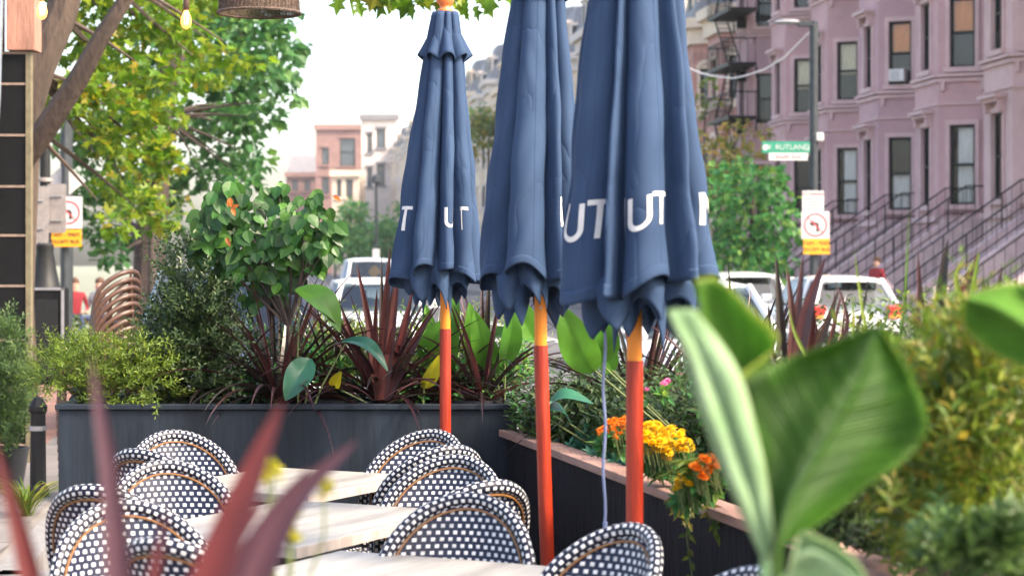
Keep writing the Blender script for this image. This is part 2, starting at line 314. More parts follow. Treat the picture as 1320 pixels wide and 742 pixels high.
def fbox(mb, fr, u0, u1, z0, z1, d0, d1, mi=0):
    P = [fr(u0, z0, d0), fr(u1, z0, d0), fr(u1, z0, d1), fr(u0, z0, d1), fr(u0, z1, d0), fr(u1, z1, d0), fr(u1, z1, d1), fr(u0, z1, d1)]
    mb.hexa(P, mi)
def text_mesh(txt, size, extr=.002, align='CENTER'):
    cu = bpy.data.curves.new('txt', 'FONT'); cu.body = txt; cu.size = size; cu.extrude = extr; cu.align_x = align; cu.align_y = 'CENTER'
    o = bpy.data.objects.new('txt', cu); COL.objects.link(o); dg = bpy.context.evaluated_depsgraph_get()
    me = bpy.data.meshes.new_from_object(o.evaluated_get(dg)); COL.objects.unlink(o); bpy.data.objects.remove(o)
    return me
def add_text(name, txt, size, loc, rot, m, parent, extr=.002, bold=0):
    me = text_mesh(txt, size, extr); me.materials.clear(); me.materials.append(M[m]); o = bpy.data.objects.new(name, me); COL.objects.link(o)
    o.location = loc; o.rotation_euler = rot; o.parent = parent; return o

# ---------------------------------------------------------------- foliage helpers
def rnd(a, b): return random.uniform(a, b)
def rvec():
    while True:
        v = Vector((rnd(-1, 1), rnd(-1, 1), rnd(-1, 1)))
        if .05 < v.length < 1: return v
def leaf(mb, p, d, nrm, L, w, kind='kite', fold=.25, mi=0):
    d = d.normalized(); x = d.cross(nrm)
    if x.length < .01: x = d.cross(Vector((0.3, .5, .8)))
    x.normalize(); n = x.cross(d); 
    def P(a, b, c=None): return p+d*(a*L)+x*(b*w)+n*(abs(b)*w*fold-(a*a)*L*.12 if c is None else c)
    if kind == 'kite': mb.add([P(0, 0), P(.45, -.5), P(1, 0), P(.45, .5)], [(0, 1, 2), (0, 2, 3)], mi)
    elif kind == 'ovate':
        mb.add([P(0, 0), P(.14, -.33), P(.4, -.5), P(.72, -.34), P(1, 0), P(.72, .34), P(.4, .5), P(.14, .33), P(.5, 0)],
               [(0, 1, 2, 8), (8, 2, 3, 4), (0, 8, 6, 7), (8, 4, 5, 6)], mi)
    elif kind == 'maple':
        mb.add([P(0, 0), P(.12, -.42), P(.30, -.22), P(.58, -.55), P(.62, -.2), P(1, 0), P(.62, .2), P(.58, .55), P(.30, .22), P(.12, .42)],
               [(0, 1, 2), (0, 2, 3, 4), (0, 4, 5), (0, 5, 6), (0, 6, 7, 8), (0, 8, 9)], mi)
def crown_mb(clumps, per, size, kind='kite', wr=.6, shell=.5, flat=.7, mi=0, mb=None):
    """clumps: (centre, radius) ; leaves spread in each clump"""
    mb = mb or MB()
    for c, r in clumps:
        for _ in range(int(per*r*r)):
            v = rvec().normalized()*(random.random()**shell)*r; v.z *= flat
            d = (v.normalized()*.6+rvec()*.9+Vector((0, 0, -.35))); nn = Vector((0, 0, 1))+rvec()*.9
            s_ = size*rnd(.65, 1.3); leaf(mb, c+v, d, nn, s_, s_*wr, kind, mi=mi)
    return mb
def strap(mb, p, d, L, w, droop=.5, seg=8, fold=.35, mi=0, twist=0):
    """long sword leaf bending under its weight"""
    d = d.normalized(); side = d.cross(Vector((0, 0, 1)))
    if side.length < .05: side = Vector((1, 0, 0))
    side.normalize(); side = Quaternion(d, twist)@side
    rows = []; q = p.copy(); dd = d.copy(); st = L/seg
    for i in range(seg+1):
        t = i/seg; ww = w*(.55+.9*t-0.0)*(1-t**2.2)*1.0 if t < 1 else 0.0
        ww = w*min(1, .5+1.6*t)*max(0.02, (1-t**2.5))
        up = side.cross(dd).normalized()
        rows.append([q-side*ww/2+up*ww*fold, q, q+side*ww/2+up*ww*fold])
        q = q+dd*st; dd = (dd+Vector((0, 0, -droop*st*(1+1.5*t)))).normalized()
    mb.grid(rows, mi)
def blade_px(mb, pts, w, D, fold=.25, mi=0, seg=10, taper=2.2, basew=.6, dd=0):
    """sword leaf through picture points, D metres away, real width w px at its widest"""
    P = [W(x, y, D+dd*(i/(len(pts)-1))) for i, (x, y) in enumerate(pts)]
    def cr(t):
        n = len(P)-1; k = min(int(t*n), n-1); u = t*n-k
        p0 = P[max(0, k-1)]; p1 = P[k]; p2 = P[k+1]; p3 = P[min(n, k+2)]
        return .5*((2*p1)+(-p0+p2)*u+(2*p0-5*p1+4*p2-p3)*u*u+(-p0+3*p1-3*p2+p3)*u**3)
    rows = []; ww = w*D/FP
    for i in range(seg+1):
        t = i/seg; q = cr(t); tg = (cr(min(1, t+.05))-cr(max(0, t-.05))).normalized()
        side = tg.cross(Vector((0, 1, 0))).normalized(); a = ww*min(1, basew+1.5*t)*max(.02, 1-t**taper); up = side.cross(tg)
        rows.append([q-side*a/2-up*a*fold, q-side*a/4-up*a*fold*.45, q, q+side*a/4-up*a*fold*.45, q+side*a/2-up*a*fold])
    mb.grid(rows, mi)
def paddle(mb, base, tip, width, nrm, bend=.15, fold=.2, seg=12, mi=0, wav=.0):
    """broad canna-like leaf from base to tip"""
    ax = tip-base; L = ax.length; d = ax.normalized(); x = d.cross(nrm).normalized(); n = x.cross(d); rows = []; ph = rnd(0, 6)
    for i in range(seg+1):
        t = i/seg; hw = width/2*math.sin(PI*min(1, t**.8*.97+.02))**.75; c = base+d*(L*t)+n*(bend*L*math.sin(PI*t))
        rows.append([c+x*(hw*u)+n*(abs(u)*hw*fold*2+wav*width*math.sin(ph+9*t+3*u)*abs(u)) for u in (-1, -.75, -.5, -.25, -.04, .04, .25, .5, .75, 1)])
    mb.grid(rows, mi)
def sprig(mb, p, d, L, ls, wr=.35, n=10, kind='kite', spread=.9, mi=0):
    """twig with leaves alternating up it"""
    d = d.normalized(); q = p.copy(); a = rnd(0, 6)
    x = d.cross(Vector((.2, .3, 1))).normalized(); y = d.cross(x)
    for i in range(n):
        t = (i+1)/n; q = p+d*(L*t)+Vector((0, 0, -1))*(L*.12*t*t); a += 2.4
        o = (x*math.cos(a)+y*math.sin(a)); s_ = ls*(1.1-.5*t)*rnd(.8, 1.2)
        leaf(mb, q, d*.7+o*spread, d+o*-.3+Vector((0, 0, .5)), s_, s_*wr, kind, mi=mi)
# ================================================================= SETTING
def sheet(name, pts, z, m, kind='structure'):
    mb = MB(); mb.add([(p[0], p[1], z) for p in pts], [tuple(range(len(pts)))]); return tag(mb.build(name, m), kind=kind)
sheet('ground', [(-900, -60), (900, -60), (900, 1500), (-900, 1500)], -.17, 'lot')
def SP(X0, D): return (X0-.12*D, D)
sheet('road', [SP(-1.25, -30), SP(11.8, -30), SP(11.8, 700), SP(-1.25, 700)], -.15, 'road')
# near sidewalk slab (the terrace stands on its widened end), with a real kerb
mb = MB()
mb.add([(x, y, z) for z in (-.14, 0) for (x, y) in (SP(-9, -12), (6.2, -12), (2.6, 9.3), SP(-1.4, 9.9), SP(-1.4, 42), SP(-9, 42))],
       [(6, 7, 8, 9, 10, 11), (0, 1, 7, 6), (1, 2, 8, 7), (2, 3, 9, 8), (3, 4, 10, 9), (4, 5, 11, 10)])
tag(mb.build('sidewalk', 'conc'), kind='structure')
mb = MB()
for a, b in (((6.2, -12), (2.6, 9.3)), ((2.6, 9.3), SP(-1.4, 9.9)), (SP(-1.4, 9.9), SP(-1.4, 42))):
    a = Vector((*a, 0)); b = Vector((*b, 0)); d = (b-a).normalized(); n = Vector((d.y, -d.x, 0))
    P = [a-n*.0, b-n*.0, b+n*.16, a+n*.16]; mb.hexa([p+Vector((0, 0, -.149)) for p in P]+[p+Vector((0, 0, .006)) for p in P])
tag(mb.build('kerb', 'kerb'), kind='structure')
o = sheet('brick_paving', [SP(-9, -10), SP(-1.75, -10), SP(-1.75, 41), SP(-9, 41)], .004, 'paver')
o = sheet('stone_path', [SP(-1.95, 6), SP(-1.15, 6), SP(-1.45, 9.8), SP(-1.45, 41), SP(-1.95, 41)], .008, 'slab')
mb = MB()
mb.add([(x, y, z) for z in (-.14, 0) for (x, y) in (SP(11.8, -10), SP(19.85, -10), SP(19.85, 420), SP(11.8, 420))], [(4, 5, 6, 7), (0, 4, 7, 3)])
tag(mb.build('far_sidewalk', 'conc'), kind='structure')
mb = MB()
for s0 in range(6, 200, 12):
    a = [SP(6.2, s0), SP(6.35, s0), SP(6.35, s0+4), SP(6.2, s0+4)]; mb.add([(x, y, -.146) for x, y in a], [(0, 1, 2, 3)])
for k in range(9):
    a = [SP(1.0+k*1.2, 44), SP(1.5+k*1.2, 44), SP(1.5+k*1.2, 47), SP(1.0+k*1.2, 47)]; mb.add([(x, y, -.146) for x, y in a], [(0, 1, 2, 3)])
tag(mb.build('lane_marking', 'paint'), kind='structure')
sheet('terrace_floor', [(-1.86, 2.0), (2.6, 2.0), (1.2, 8.19), (-1.86, 8.19)], .012, 'slab')

# ================================================================= ROW HOUSES
def frame_fn(a, b):
    a = Vector((a.x, a.y, 0)); b = Vector((b.x, b.y, 0)); L = (b-a).length; du = (b-a)/L; n = Vector((du.y, -du.x, 0))
    return (lambda u, z, d: a+du*u+n*d+Vector((0, 0, z))), L
def wall_seg(mb, fr, L, z0, z1, holes, dep=.22):
    us = sorted({0, L, *[h[0] for h in holes], *[h[1] for h in holes]}); zs = sorted({z0, z1, *[h[2] for h in holes], *[h[3] for h in holes]})
    for i in range(len(us)-1):
        for j in range(len(zs)-1):
            um, zm = (us[i]+us[i+1])/2, (zs[j]+zs[j+1])/2
            if any(h[0] < um < h[1] and h[2] < zm < h[3] for h in holes): continue
            mb.add([fr(us[i], zs[j], 0), fr(us[i+1], zs[j], 0), fr(us[i+1], zs[j+1], 0), fr(us[i], zs[j+1], 0)], [(0, 1, 2, 3)])
    for (a, b, c, d) in holes:
        P = [fr(a, c, 0), fr(b, c, 0), fr(b, d, 0), fr(a, d, 0)]; Q = [fr(a, c, -dep), fr(b, c, -dep), fr(b, d, -dep), fr(a, d, -dep)]
        for k in range(4): mb.add([P[k], P[(k+1) % 4], Q[(k+1) % 4], Q[k]], [(0, 1, 2, 3)])
def make_window(fr, h, parent, fm, curtain_or_refl, top=0, rng=random):
    a, b, c, d = h; mb = MB(); t = .07; D0, D1 = -.17, -.08
    fbox(mb, fr, a, a+t, c, d, D0, D1); fbox(mb, fr, b-t, b, c, d, D0, D1); fbox(mb, fr, a+t, b-t, c, c+t, D0, D1); fbox(mb, fr, a+t, b-t, d-t, d, D0, D1)
    mid = (c+d)/2; fbox(mb, fr, a+t, b-t, mid-.035, mid+.035, D0+.01, D1+.012)
    w = mb.build('window', fm, parent)
    mb = MB(); mb.add([fr(a+t, c+t, -.13), fr(b-t, c+t, -.13), fr(b-t, d-t, -.13), fr(a+t, d-t, -.13)], [(0, 1, 2, 3)]); mb.build('pane', 'glass', w)
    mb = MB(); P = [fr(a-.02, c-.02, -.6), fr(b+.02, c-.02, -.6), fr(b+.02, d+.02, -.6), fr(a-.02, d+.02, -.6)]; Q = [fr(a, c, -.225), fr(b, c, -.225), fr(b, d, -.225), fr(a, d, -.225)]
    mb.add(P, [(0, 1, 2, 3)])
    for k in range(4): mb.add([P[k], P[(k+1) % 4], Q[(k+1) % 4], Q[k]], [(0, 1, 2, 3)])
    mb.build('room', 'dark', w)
    if curtain_or_refl:
        m, u0, u1, z0, z1 = curtain_or_refl; mb = MB(); n = 14
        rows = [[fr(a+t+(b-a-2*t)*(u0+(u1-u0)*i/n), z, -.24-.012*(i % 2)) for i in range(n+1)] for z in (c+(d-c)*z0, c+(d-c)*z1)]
        mb.grid(rows); mb.build('curtain_or_reflection', m, w)
    return w
def surround(mb, fr, h, w=.13, sill=True, hood=False):
    a, b, c, d = h
    fbox(mb, fr, a-w, a, c, d, .0, .05); fbox(mb, fr, b, b+w, c, d, .0, .05); fbox(mb, fr, a-w, b+w, d, d+w*1.1, .0, .06)
    if sill: fbox(mb, fr, a-w-.05, b+w+.05, c-.14, c, .0, .13)
    if hood:
        fbox(mb, fr, a-w-.12, b+w+.12, d+.36, d+.46, 0, .34); fbox(mb, fr, a-w-.05, b+w+.05, d+.26, d+.36, 0, .24)
        for u in (a-w-.02, b+w-.10): fbox(mb, fr, u, u+.12, d+.02, d+.26, 0, .20)
BL = {'o': ('refl_orange', 0, 1, .5, 1), 'O': ('refl_orange', 0, 1, .04, 1), 'c': ('b_cream', .0, 1, .45, 1), 'w': ('b_white', 0, .42, .0, 1), 'W': ('b_white', 0, 1, .0, .5),  # the orange codes are window reflections put into the sheet's colour
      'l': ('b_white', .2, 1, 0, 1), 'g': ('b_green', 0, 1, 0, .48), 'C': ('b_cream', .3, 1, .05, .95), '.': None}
def brownstone(name, Df, mt, label, pat, arch_hood=True, stoop=True, H=14.3):
    root = empty(name, ST(19.8, Df), 0, label, 'house', 'brownstone row houses across the street')
    o0 = ST(19.8, Df)
    def Q(X0, D): p = ST(X0, D)-o0; p.z = 0; return p
    P = [Q(19.8, Df+1.9), Q(19.8, Df+.6), Q(18.6, Df), Q(18.6, Df-2.0), Q(19.8, Df-2.6), Q(19.8, Df-3.64)]
    wall = MB(); trim = MB(); rows = [(.35, 1.75), (3.2, 5.42), (7.02, 8.96), (10.8, 12.6)]; wins = []
    for i in range(5):
        fr, L = frame_fn(P[i], P[i+1]); holes = []
        if i in (2, 3):
            ww = .80 if i == 2 else .70; cu = L/2 + (.0 if i == 2 else -.02)
            for r, (c, d) in enumerate(rows): holes.append((cu-ww/2, cu+ww/2, c, d)); wins.append((fr, holes[-1], i, r))
        if i == 4:
            holes.append((.08, .96, 2.55, 5.1))
            for c, d in rows[2:]: holes.append((.14, .90, c, d)); wins.append((fr, holes[-1], i, 9))
        wall_seg(wall, fr, L, -.15, H, holes)
        for h in holes:
            if i in (2, 3): surround(trim, fr, h, .12, True, i == 2 and h[2] in (3.2,) or (i == 2 and h[2] == 7.02 and arch_hood))
        e = .03 if i in (2, 3) else 0
        for z, hh, dd in ((2.72, .16, .10), (6.62, .10, .07), (6.76, .08, .14), (10.4, .10, .07), (10.54, .07, .13), (5.98, .05, .05)): fbox(trim, fr, -e, L+e, z, z+hh, .001, dd+.001*i)
        if i == 3:
            for u in (.1, L-.2): fbox(trim, fr, u, u+.1, 6.38, 6.62, .0, .09); fbox(trim, fr, u, u+.1, 10.16, 10.4, .0, .09)
    # near party side of the projecting facade is shared; close roof
    wall.add([p+Vector((0, 0, H)) for p in P]+[Q(30, Df-3.64)+Vector((0, 0, H)), Q(30, Df+1.9)+Vector((0, 0, H))], [(0, 1, 2, 3, 4, 5, 6, 7)])
    wall.build('wall', mt, root); trim.build('trim', 'bstrim' if mt != 'bs3' else 'bs3', root)
    co = MB()
    for i in range(5):
        fr, L = frame_fn(P[i], P[i+1]); fbox(co, fr, -.1, L+.1, H+.003*i, H+.35, -.2, .3+.002*i); fbox(co, fr, -.05, L+.05, H-.4, H-.001, .0, .14+.002*i)
    co.build('cornice', 'bstrim', root)
    k = 0
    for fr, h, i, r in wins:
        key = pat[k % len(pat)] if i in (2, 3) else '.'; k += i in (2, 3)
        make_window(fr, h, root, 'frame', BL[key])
    fr, L = frame_fn(P[4], P[5])
    d = MB(); fbox(d, fr, .08, .96, 2.56, 4.6, -.2, -.14); fbox(d, fr, .16, .48, 2.8, 4.3, -.14, -.125); fbox(d, fr, .56, .88, 2.8, 4.3, -.14, -.125); fbox(d, fr, .08, .96, 4.6, 5.1, -.2, -.16)
    dr = d.build('door', 'door', root); kn = MB(); kn.box(fr(.52, 3.5, -.11), (.04, .05, .05)); kn.build('handle', 'brass', dr)
    if stoop:
        u0, u1 = -.28, 1.2; s = MB(); fbox(s, fr, u0, u1, -.15, 2.55, 0.002, 1.1)
        n = 14; run = .27; rise = 2.7/(n+1)
        for q in range(n): fbox(s, fr, u0, u1, -.15, 2.55-rise*(q+1), 1.1+run*q+.001, 1.1+run*(q+1)+.02)
        st = s.build('stoop', 'stairs', root)
        for u in (u0-.09, u1+.09):
            c = MB(); P0, P1 = (1.1, 2.5), (1.1+run*n, -.15+.12)
            A = [fr(u-.08, -.15, 0.01), fr(u+.08, -.15, 0.01), fr(u+.08, -.15, P1[0]), fr(u-.08, -.15, P1[0])]
            for (d0, z0), (d1, z1) in (((.01, 2.78), (1.1, 2.78)), ((1.1, 2.78), (P1[0], .18))):
                c.hexa([fr(u-.14, -.15, d0), fr(u+.10, -.15, d0), fr(u+.10, -.15, d1), fr(u-.14, -.15, d1), fr(u-.14, z0, d0), fr(u+.10, z0, d0), fr(u+.10, z1, d1), fr(u-.14, z1, d1)])
            c.build('cheek_wall', 'stairs', st)
            g = MB(); g.tube([fr(u, 3.65, .1), fr(u, 3.65, 1.1), fr(u, 1.05, P1[0])], .024, 6); g.tube([fr(u, 2.95, .1), fr(u, 2.95, 1.1), fr(u, .35, P1[0])], .018, 5)
            nb = 19
            for q in range(nb+1):
                t = q/nb; dd = .1+(P1[0]-.1)*t; zz = 2.78 if dd < 1.1 else 2.78-(dd-1.1)/(P1[0]-1.1)*2.6
                g.tube([fr(u, zz-.02, dd), fr(u, zz+.87, dd)], (.008 if q % 6 else .02), 4, cap=False)
            g.build('railing', 'iron', st)
            p = MB(); cc = fr(u, 0, P1[0]+.22); b_ = .17
            for z0, z1, w_ in ((-.15, .75, .15), (.75, .82, .19), (.82, 1.0, .14)): p.box((cc.x, cc.y, (z0+z1)/2), (w_*2, w_*2, z1-z0), rot=-.12)
            p.lathe([(.19, 1.0), (.12, 1.06), (.01, 1.2)], (cc.x, cc.y, 0), 4); p.build('newel_post', 'stairs', st)
    return root
hs = [(79.9, 'bs2', 'brownstone farthest down the row, behind the black fire escape', '.......c'[:5]+'c..'), (74.3, 'bs1', 'brownstone bay house next right of the fire escape, cream curtains in its windows', '.w.c..c.'),
      (68.8, 'bs1', 'mauve brownstone directly behind the tall lamp post', '.c...lc.'), (63.2, 'bs2', 'brownstone with a white window air conditioner under a painted orange reflection', '..c..Wo.'),
      (57.7, 'bs1', 'brownstone with a painted orange reflection high in its bay', '.wl..lo.'), (52.1, 'bs3', 'paler brownstone at the right edge with heavy bracketed window hoods', '..w..wo.'),
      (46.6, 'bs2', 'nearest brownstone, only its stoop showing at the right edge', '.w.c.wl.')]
for nm, (Df, mt, lb, pat) in zip(['brownstone_house']*7, hs):
    # pattern letters run: front windows bottom to top, then near-side windows bottom to top
    P8 = list(pat[:8].ljust(8, '.')); seq = P8
    brownstone(nm, Df, mt, lb, seq)
# window air conditioner in the fourth house
fr, L = frame_fn(ST(18.6, 61.2), ST(19.8, 60.6))
a = MB(); fbox(a, fr, L/2-.30, L/2+.16, 7.12, 7.48, -.1, .28); ac = a.build('air_conditioner', 'acw'); 
g = MB()
for k in range(6): fbox(g, fr, L/2-.26, L/2+.02, 7.16+k*.05, 7.185+k*.05, .281, .287)
g.build('grille', 'chrome', ac); tag(ac, 'cream air conditioner sticking out of a brownstone window', 'air conditioner')
# fire escape
fe = empty('fire_escape', ST(18.6, 79.0), 0, 'black iron fire escape zigzagging down the farthest brownstone', 'fire escape')
o0 = ST(18.6, 79.0); fr, L = frame_fn(ST(18.6, 80.2)-o0, ST(18.6, 76.4)-o0)
for z in (13.6, 11.3, 9.2, 7.15):
    p = MB(); fbox(p, fr, 0, L, z, z+.08, .05, 1.15)
    for q in range(9): fbox(p, fr, 0, L, z-.06, z-.001, .06+q*.13, .10+q*.13)
    for q in range(3): fbox(p, fr, q*(L-.08)/2, q*(L-.08)/2+.08, z-.5, z-.07, .02, .08+.3*(q % 2))
    pf = p.build('platform', 'iron', fe)
    r = MB(); r.tube([fr(0, z+1, .05), fr(0, z+1, 1.12), fr(L, z+1, 1.12), fr(L, z+1, .05)], .03, 5)
    for q in range(16): r.tube([fr(L*q/15, z+.08, 1.12), fr(L*q/15, z+1, 1.12)], .014, 4, cap=False)
    for q in range(4): r.tube([fr(0, z+.08, .1+q*.3), fr(0, z+1, .1+q*.3)], .014, 4, cap=False); r.tube([fr(L, z+.08, .1+q*.3), fr(L, z+1, .1+q*.3)], .014, 4, cap=False)
    r.build('railing', 'iron', pf)
for z0, z1, s in ((7.2, 9.2, 1), (9.25, 11.3, -1), (11.35, 13.6, 1), (4.9, 7.15, -1)):
    p = MB(); ua, ub = (.5, 3.0) if s > 0 else (3.0, .5)
    for d in (.45, .95):
        p.tube([fr(ua, z0, d), fr(ub, z1, d)], .04, 5)
    for q in range(11):
        t = q/10; c0 = fr(ua+(ub-ua)*t, z0+(z1-z0)*t, .45); c1 = fr(ua+(ub-ua)*t, z0+(z1-z0)*t, .95); p.tube([c0, c1], .045, 4, flat=.4)
    p.build('ladder', 'iron', fe)

# ---- farther row houses, seen between and beside the umbrellas
def rowhouse(name, Df, wid, wallm, trimm, roof, H, label, group='far row houses beyond the brownstones', X0=19.8, arch=False, bay=1.1):
    o0 = ST(X0, Df); root = empty(name, o0, 0, label, 'house', group)
    def Q(x, D): p = ST(x, D)-o0; p.z = 0; return p
    b = wid*.45; P = [Q(X0, Df+wid*.3), Q(X0, Df+.5), Q(X0-bay, Df), Q(X0-bay, Df-b), Q(X0, Df-b-.7), Q(X0, Df-wid*.7)]
    wall = MB(); trim = MB(); nf = max(3, int((H-1)/3.6)); wins = []
    for i in range(5):
        fr, L = frame_fn(P[i], P[i+1]); holes = []
        if L > .9:
            n = 2 if L > 3 else 1; ww = .95 if L > 1.5 else .62
            for q in range(n):
                cu = L*(q+.5)/n
                for f in range(nf): holes.append((cu-ww/2, cu+ww/2, 1.0+f*3.6, 3.0+f*3.6))
        wall_seg(wall, fr, L, -.15, H, holes)
        for h in holes:
            surround(trim, fr, h, .14); wins.append((fr, h))
            if arch:
                a, bb, c, d = h; cu = (a+bb)/2; rr = (bb-a)/2+.14
                for s in range(8):
                    t0, t1 = PI*s/8, PI*(s+1)/8
                    pts = [(cu-math.cos(t)*r_, d+math.sin(t)*r_*.8) for t in (t0, t1) for r_ in (rr-.16, rr+.05)]
                    trim.hexa([fr(pts[0][0], pts[0][1], .062), fr(pts[1][0], pts[1][1], .062), fr(pts[1][0], pts[1][1], .10), fr(pts[0][0], pts[0][1], .10),
                               fr(pts[2][0], pts[2][1], .062), fr(pts[3][0], pts[3][1], .062), fr(pts[3][0], pts[3][1], .10), fr(pts[2][0], pts[2][1], .10)])
        for z in (.8, 4.0+.1, H-3.7): fbox(trim, fr, 0, L, z, z+.22, .002, .09+.002*i)
    B = [Q(X0+11, Df-wid*.7), Q(X0+11, Df+wid*.3)]
    wall.add([p for p in (P[5], B[0])]+[p+Vector((0, 0, H)) for p in (B[0], P[5])], [(0, 1, 2, 3)])
    wall.add([p for p in (P[0], B[1])]+[p+Vector((0, 0, H)) for p in (B[1], P[0])], [(3, 2, 1, 0)])
    wall.add([p+Vector((0, 0, H)) for p in P+B], [tuple(range(8))])
    w = wall.build('wall', wallm, root); trim.build('trim', trimm, root)
    co = MB()
    for i in range(5):
        fr, L = frame_fn(P[i], P[i+1]); fbox(co, fr, -.2, L+.2, H+.002*i, H+.45, -.3, .5+.002*i); fbox(co, fr, -.1, L+.1, H-.7, H-.001, 0, .2+.002*i)
    co.build('cornice', trimm, root)
    if roof:
        r = MB(); R0 = [p+Vector((0, 0, H+.45)) for p in (P[0], P[2], P[3], P[5])]+[B[0]+Vector((0, 0, H+.45)), B[1]+Vector((0, 0, H+.45))]
        cen = sum(R0, Vector())/6; R1 = [cen+(p-cen)*.84+Vector((0, 0, 3.0)) for p in R0]
        n = 6; r.add(R0+R1, [(i, (i+1) % n, n+(i+1) % n, n+i) for i in range(n)]+[tuple(range(n, 2*n))]); rr = r.build('mansard_roof', 'slate', root)
        fr, L = frame_fn(P[2], P[3]); d = MB()
        for u in ((L*.5,) if L < 3.4 else (L*.3, L*.75)):
            fbox(d, fr, u-.7, u+.7, H+.45, H+2.4, -1.4, -.15); fbox(d, fr, u-.85, u+.85, H+2.4, H+2.6, -1.5, -.02); fbox(d, fr, u-.35, u+.35, H+.8, H+2.2, -.15, -.12, 1)
        fr, L = frame_fn(P[3], P[4]); fbox(d, fr, L/2-.5, L/2+.5, H+.45, H+2.4, -1.0, -.1); fbox(d, fr, L/2-.3, L/2+.3, H+.8, H+2.2, -.1, -.07, 1)
        d.build('dormer', [trimm, 'frame'], rr)
        c = MB(); c.box(Q(X0+5, Df-wid*.6)+Vector((0, 0, H+3)), (1.6, .7, 3.2), rot=-.12); c.build('chimney', 'brickfar', rr)
    pn = MB(); sh = MB()
    for fr, (a, bb, c, d) in wins:
        t = .07; q = MB()
        for (x0, x1, z0, z1) in ((a, a+t, c, d), (bb-t, bb, c, d), (a+t, bb-t, c, c+t), (a+t, bb-t, d-t, d), (a+t, bb-t, (c+d)/2-.03, (c+d)/2+.03)): fbox(q, fr, x0, x1, z0, z1, -.17, -.09)
        win = q.build('window', 'frame', root)
        p = MB(); p.add([fr(a, c, -.14), fr(bb, c, -.14), fr(bb, d, -.14), fr(a, d, -.14)], [(0, 1, 2, 3)]); p.build('pane', M['farpane'], win)
    return root
m, nt, N, L_, b_ = new_mat('far_pane'); b_.inputs['Base Color'].default_value = (.06, .08, .10, 1); b_.inputs['Roughness'].default_value = .08; b_.inputs['Specular IOR Level'].default_value = .8; M['farpane'] = m
rowhouse('row_house', 85.6, 5.54, 'brick', 'cream', True, 11.9, 'red brick house with cream arched window and dark mansard just left of the brownstones', arch=True)
rowhouse('row_house', 91.2, 5.54, 'brick', 'cream', True, 12.0, 'second red brick mansard house left of the brownstones, behind the turning tree', arch=True)
proto = [rowhouse('row_house', 104.0, 9.0, 'cream', 'greystone', True, 14.5, 'cream stone row house behind the nearest umbrella'),
         rowhouse('row_house', 113.0, 9.0, 'greystone', 'cream', True, 15.5, 'pale grey row house behind the nearest umbrella'),
         rowhouse('row_house', 122.0, 9.0, 'cream', 'greystone', True, 15.0, 'warm cream row house showing between the two larger umbrellas')]
pd = [104., 113., 122.]
fl = {131: 'grey row house whose cornice shows between the two larger umbrellas', 185: 'slate mansard row house between the small and middle umbrellas', 194: 'cream row house between the small and middle umbrellas'}
k = 0; D = 131.
while D < 330:
    src = proto[k % 3]; c = copy_tree(src); c.location = src.location+ST(0, D-pd[k % 3])-ST(0, 0)
    c.location.z = 2.0 if D > 170 else 0
    if D > 225: c.location.z = 3.0
    n = int(D); c['label'] = 'pale row house in the distance, %s' % ('left of the smallest umbrella, above the far trees' if D > 240 else 'hidden behind the hanging umbrellas' if D not in fl else fl[D])
    if n in fl: c['label'] = fl[n]
    D += 9.; k += 1
# ground rise under the far row keeps them standing on something
sheet_pts = [SP(13, 168), SP(60, 168), SP(60, 600), SP(13, 600)]
mb = MB(); V = []
for z in (-.16, 1): pass
mb.add([(*SP(14.5, 165), -.1), (*SP(60, 165), -.1), (*SP(60, 222), 2.0), (*SP(14.5, 222), 2.0), (*SP(60, 340), 3.2), (*SP(14.5, 340), 3.2), (*SP(14.5, 340), -.1), (*SP(14.5, 222), -.1)], [(0, 1, 2, 3), (3, 2, 4, 5), (0, 3, 7), (7, 3, 5, 6)])
tag(mb.build('rising_ground', 'lot'), kind='structure')
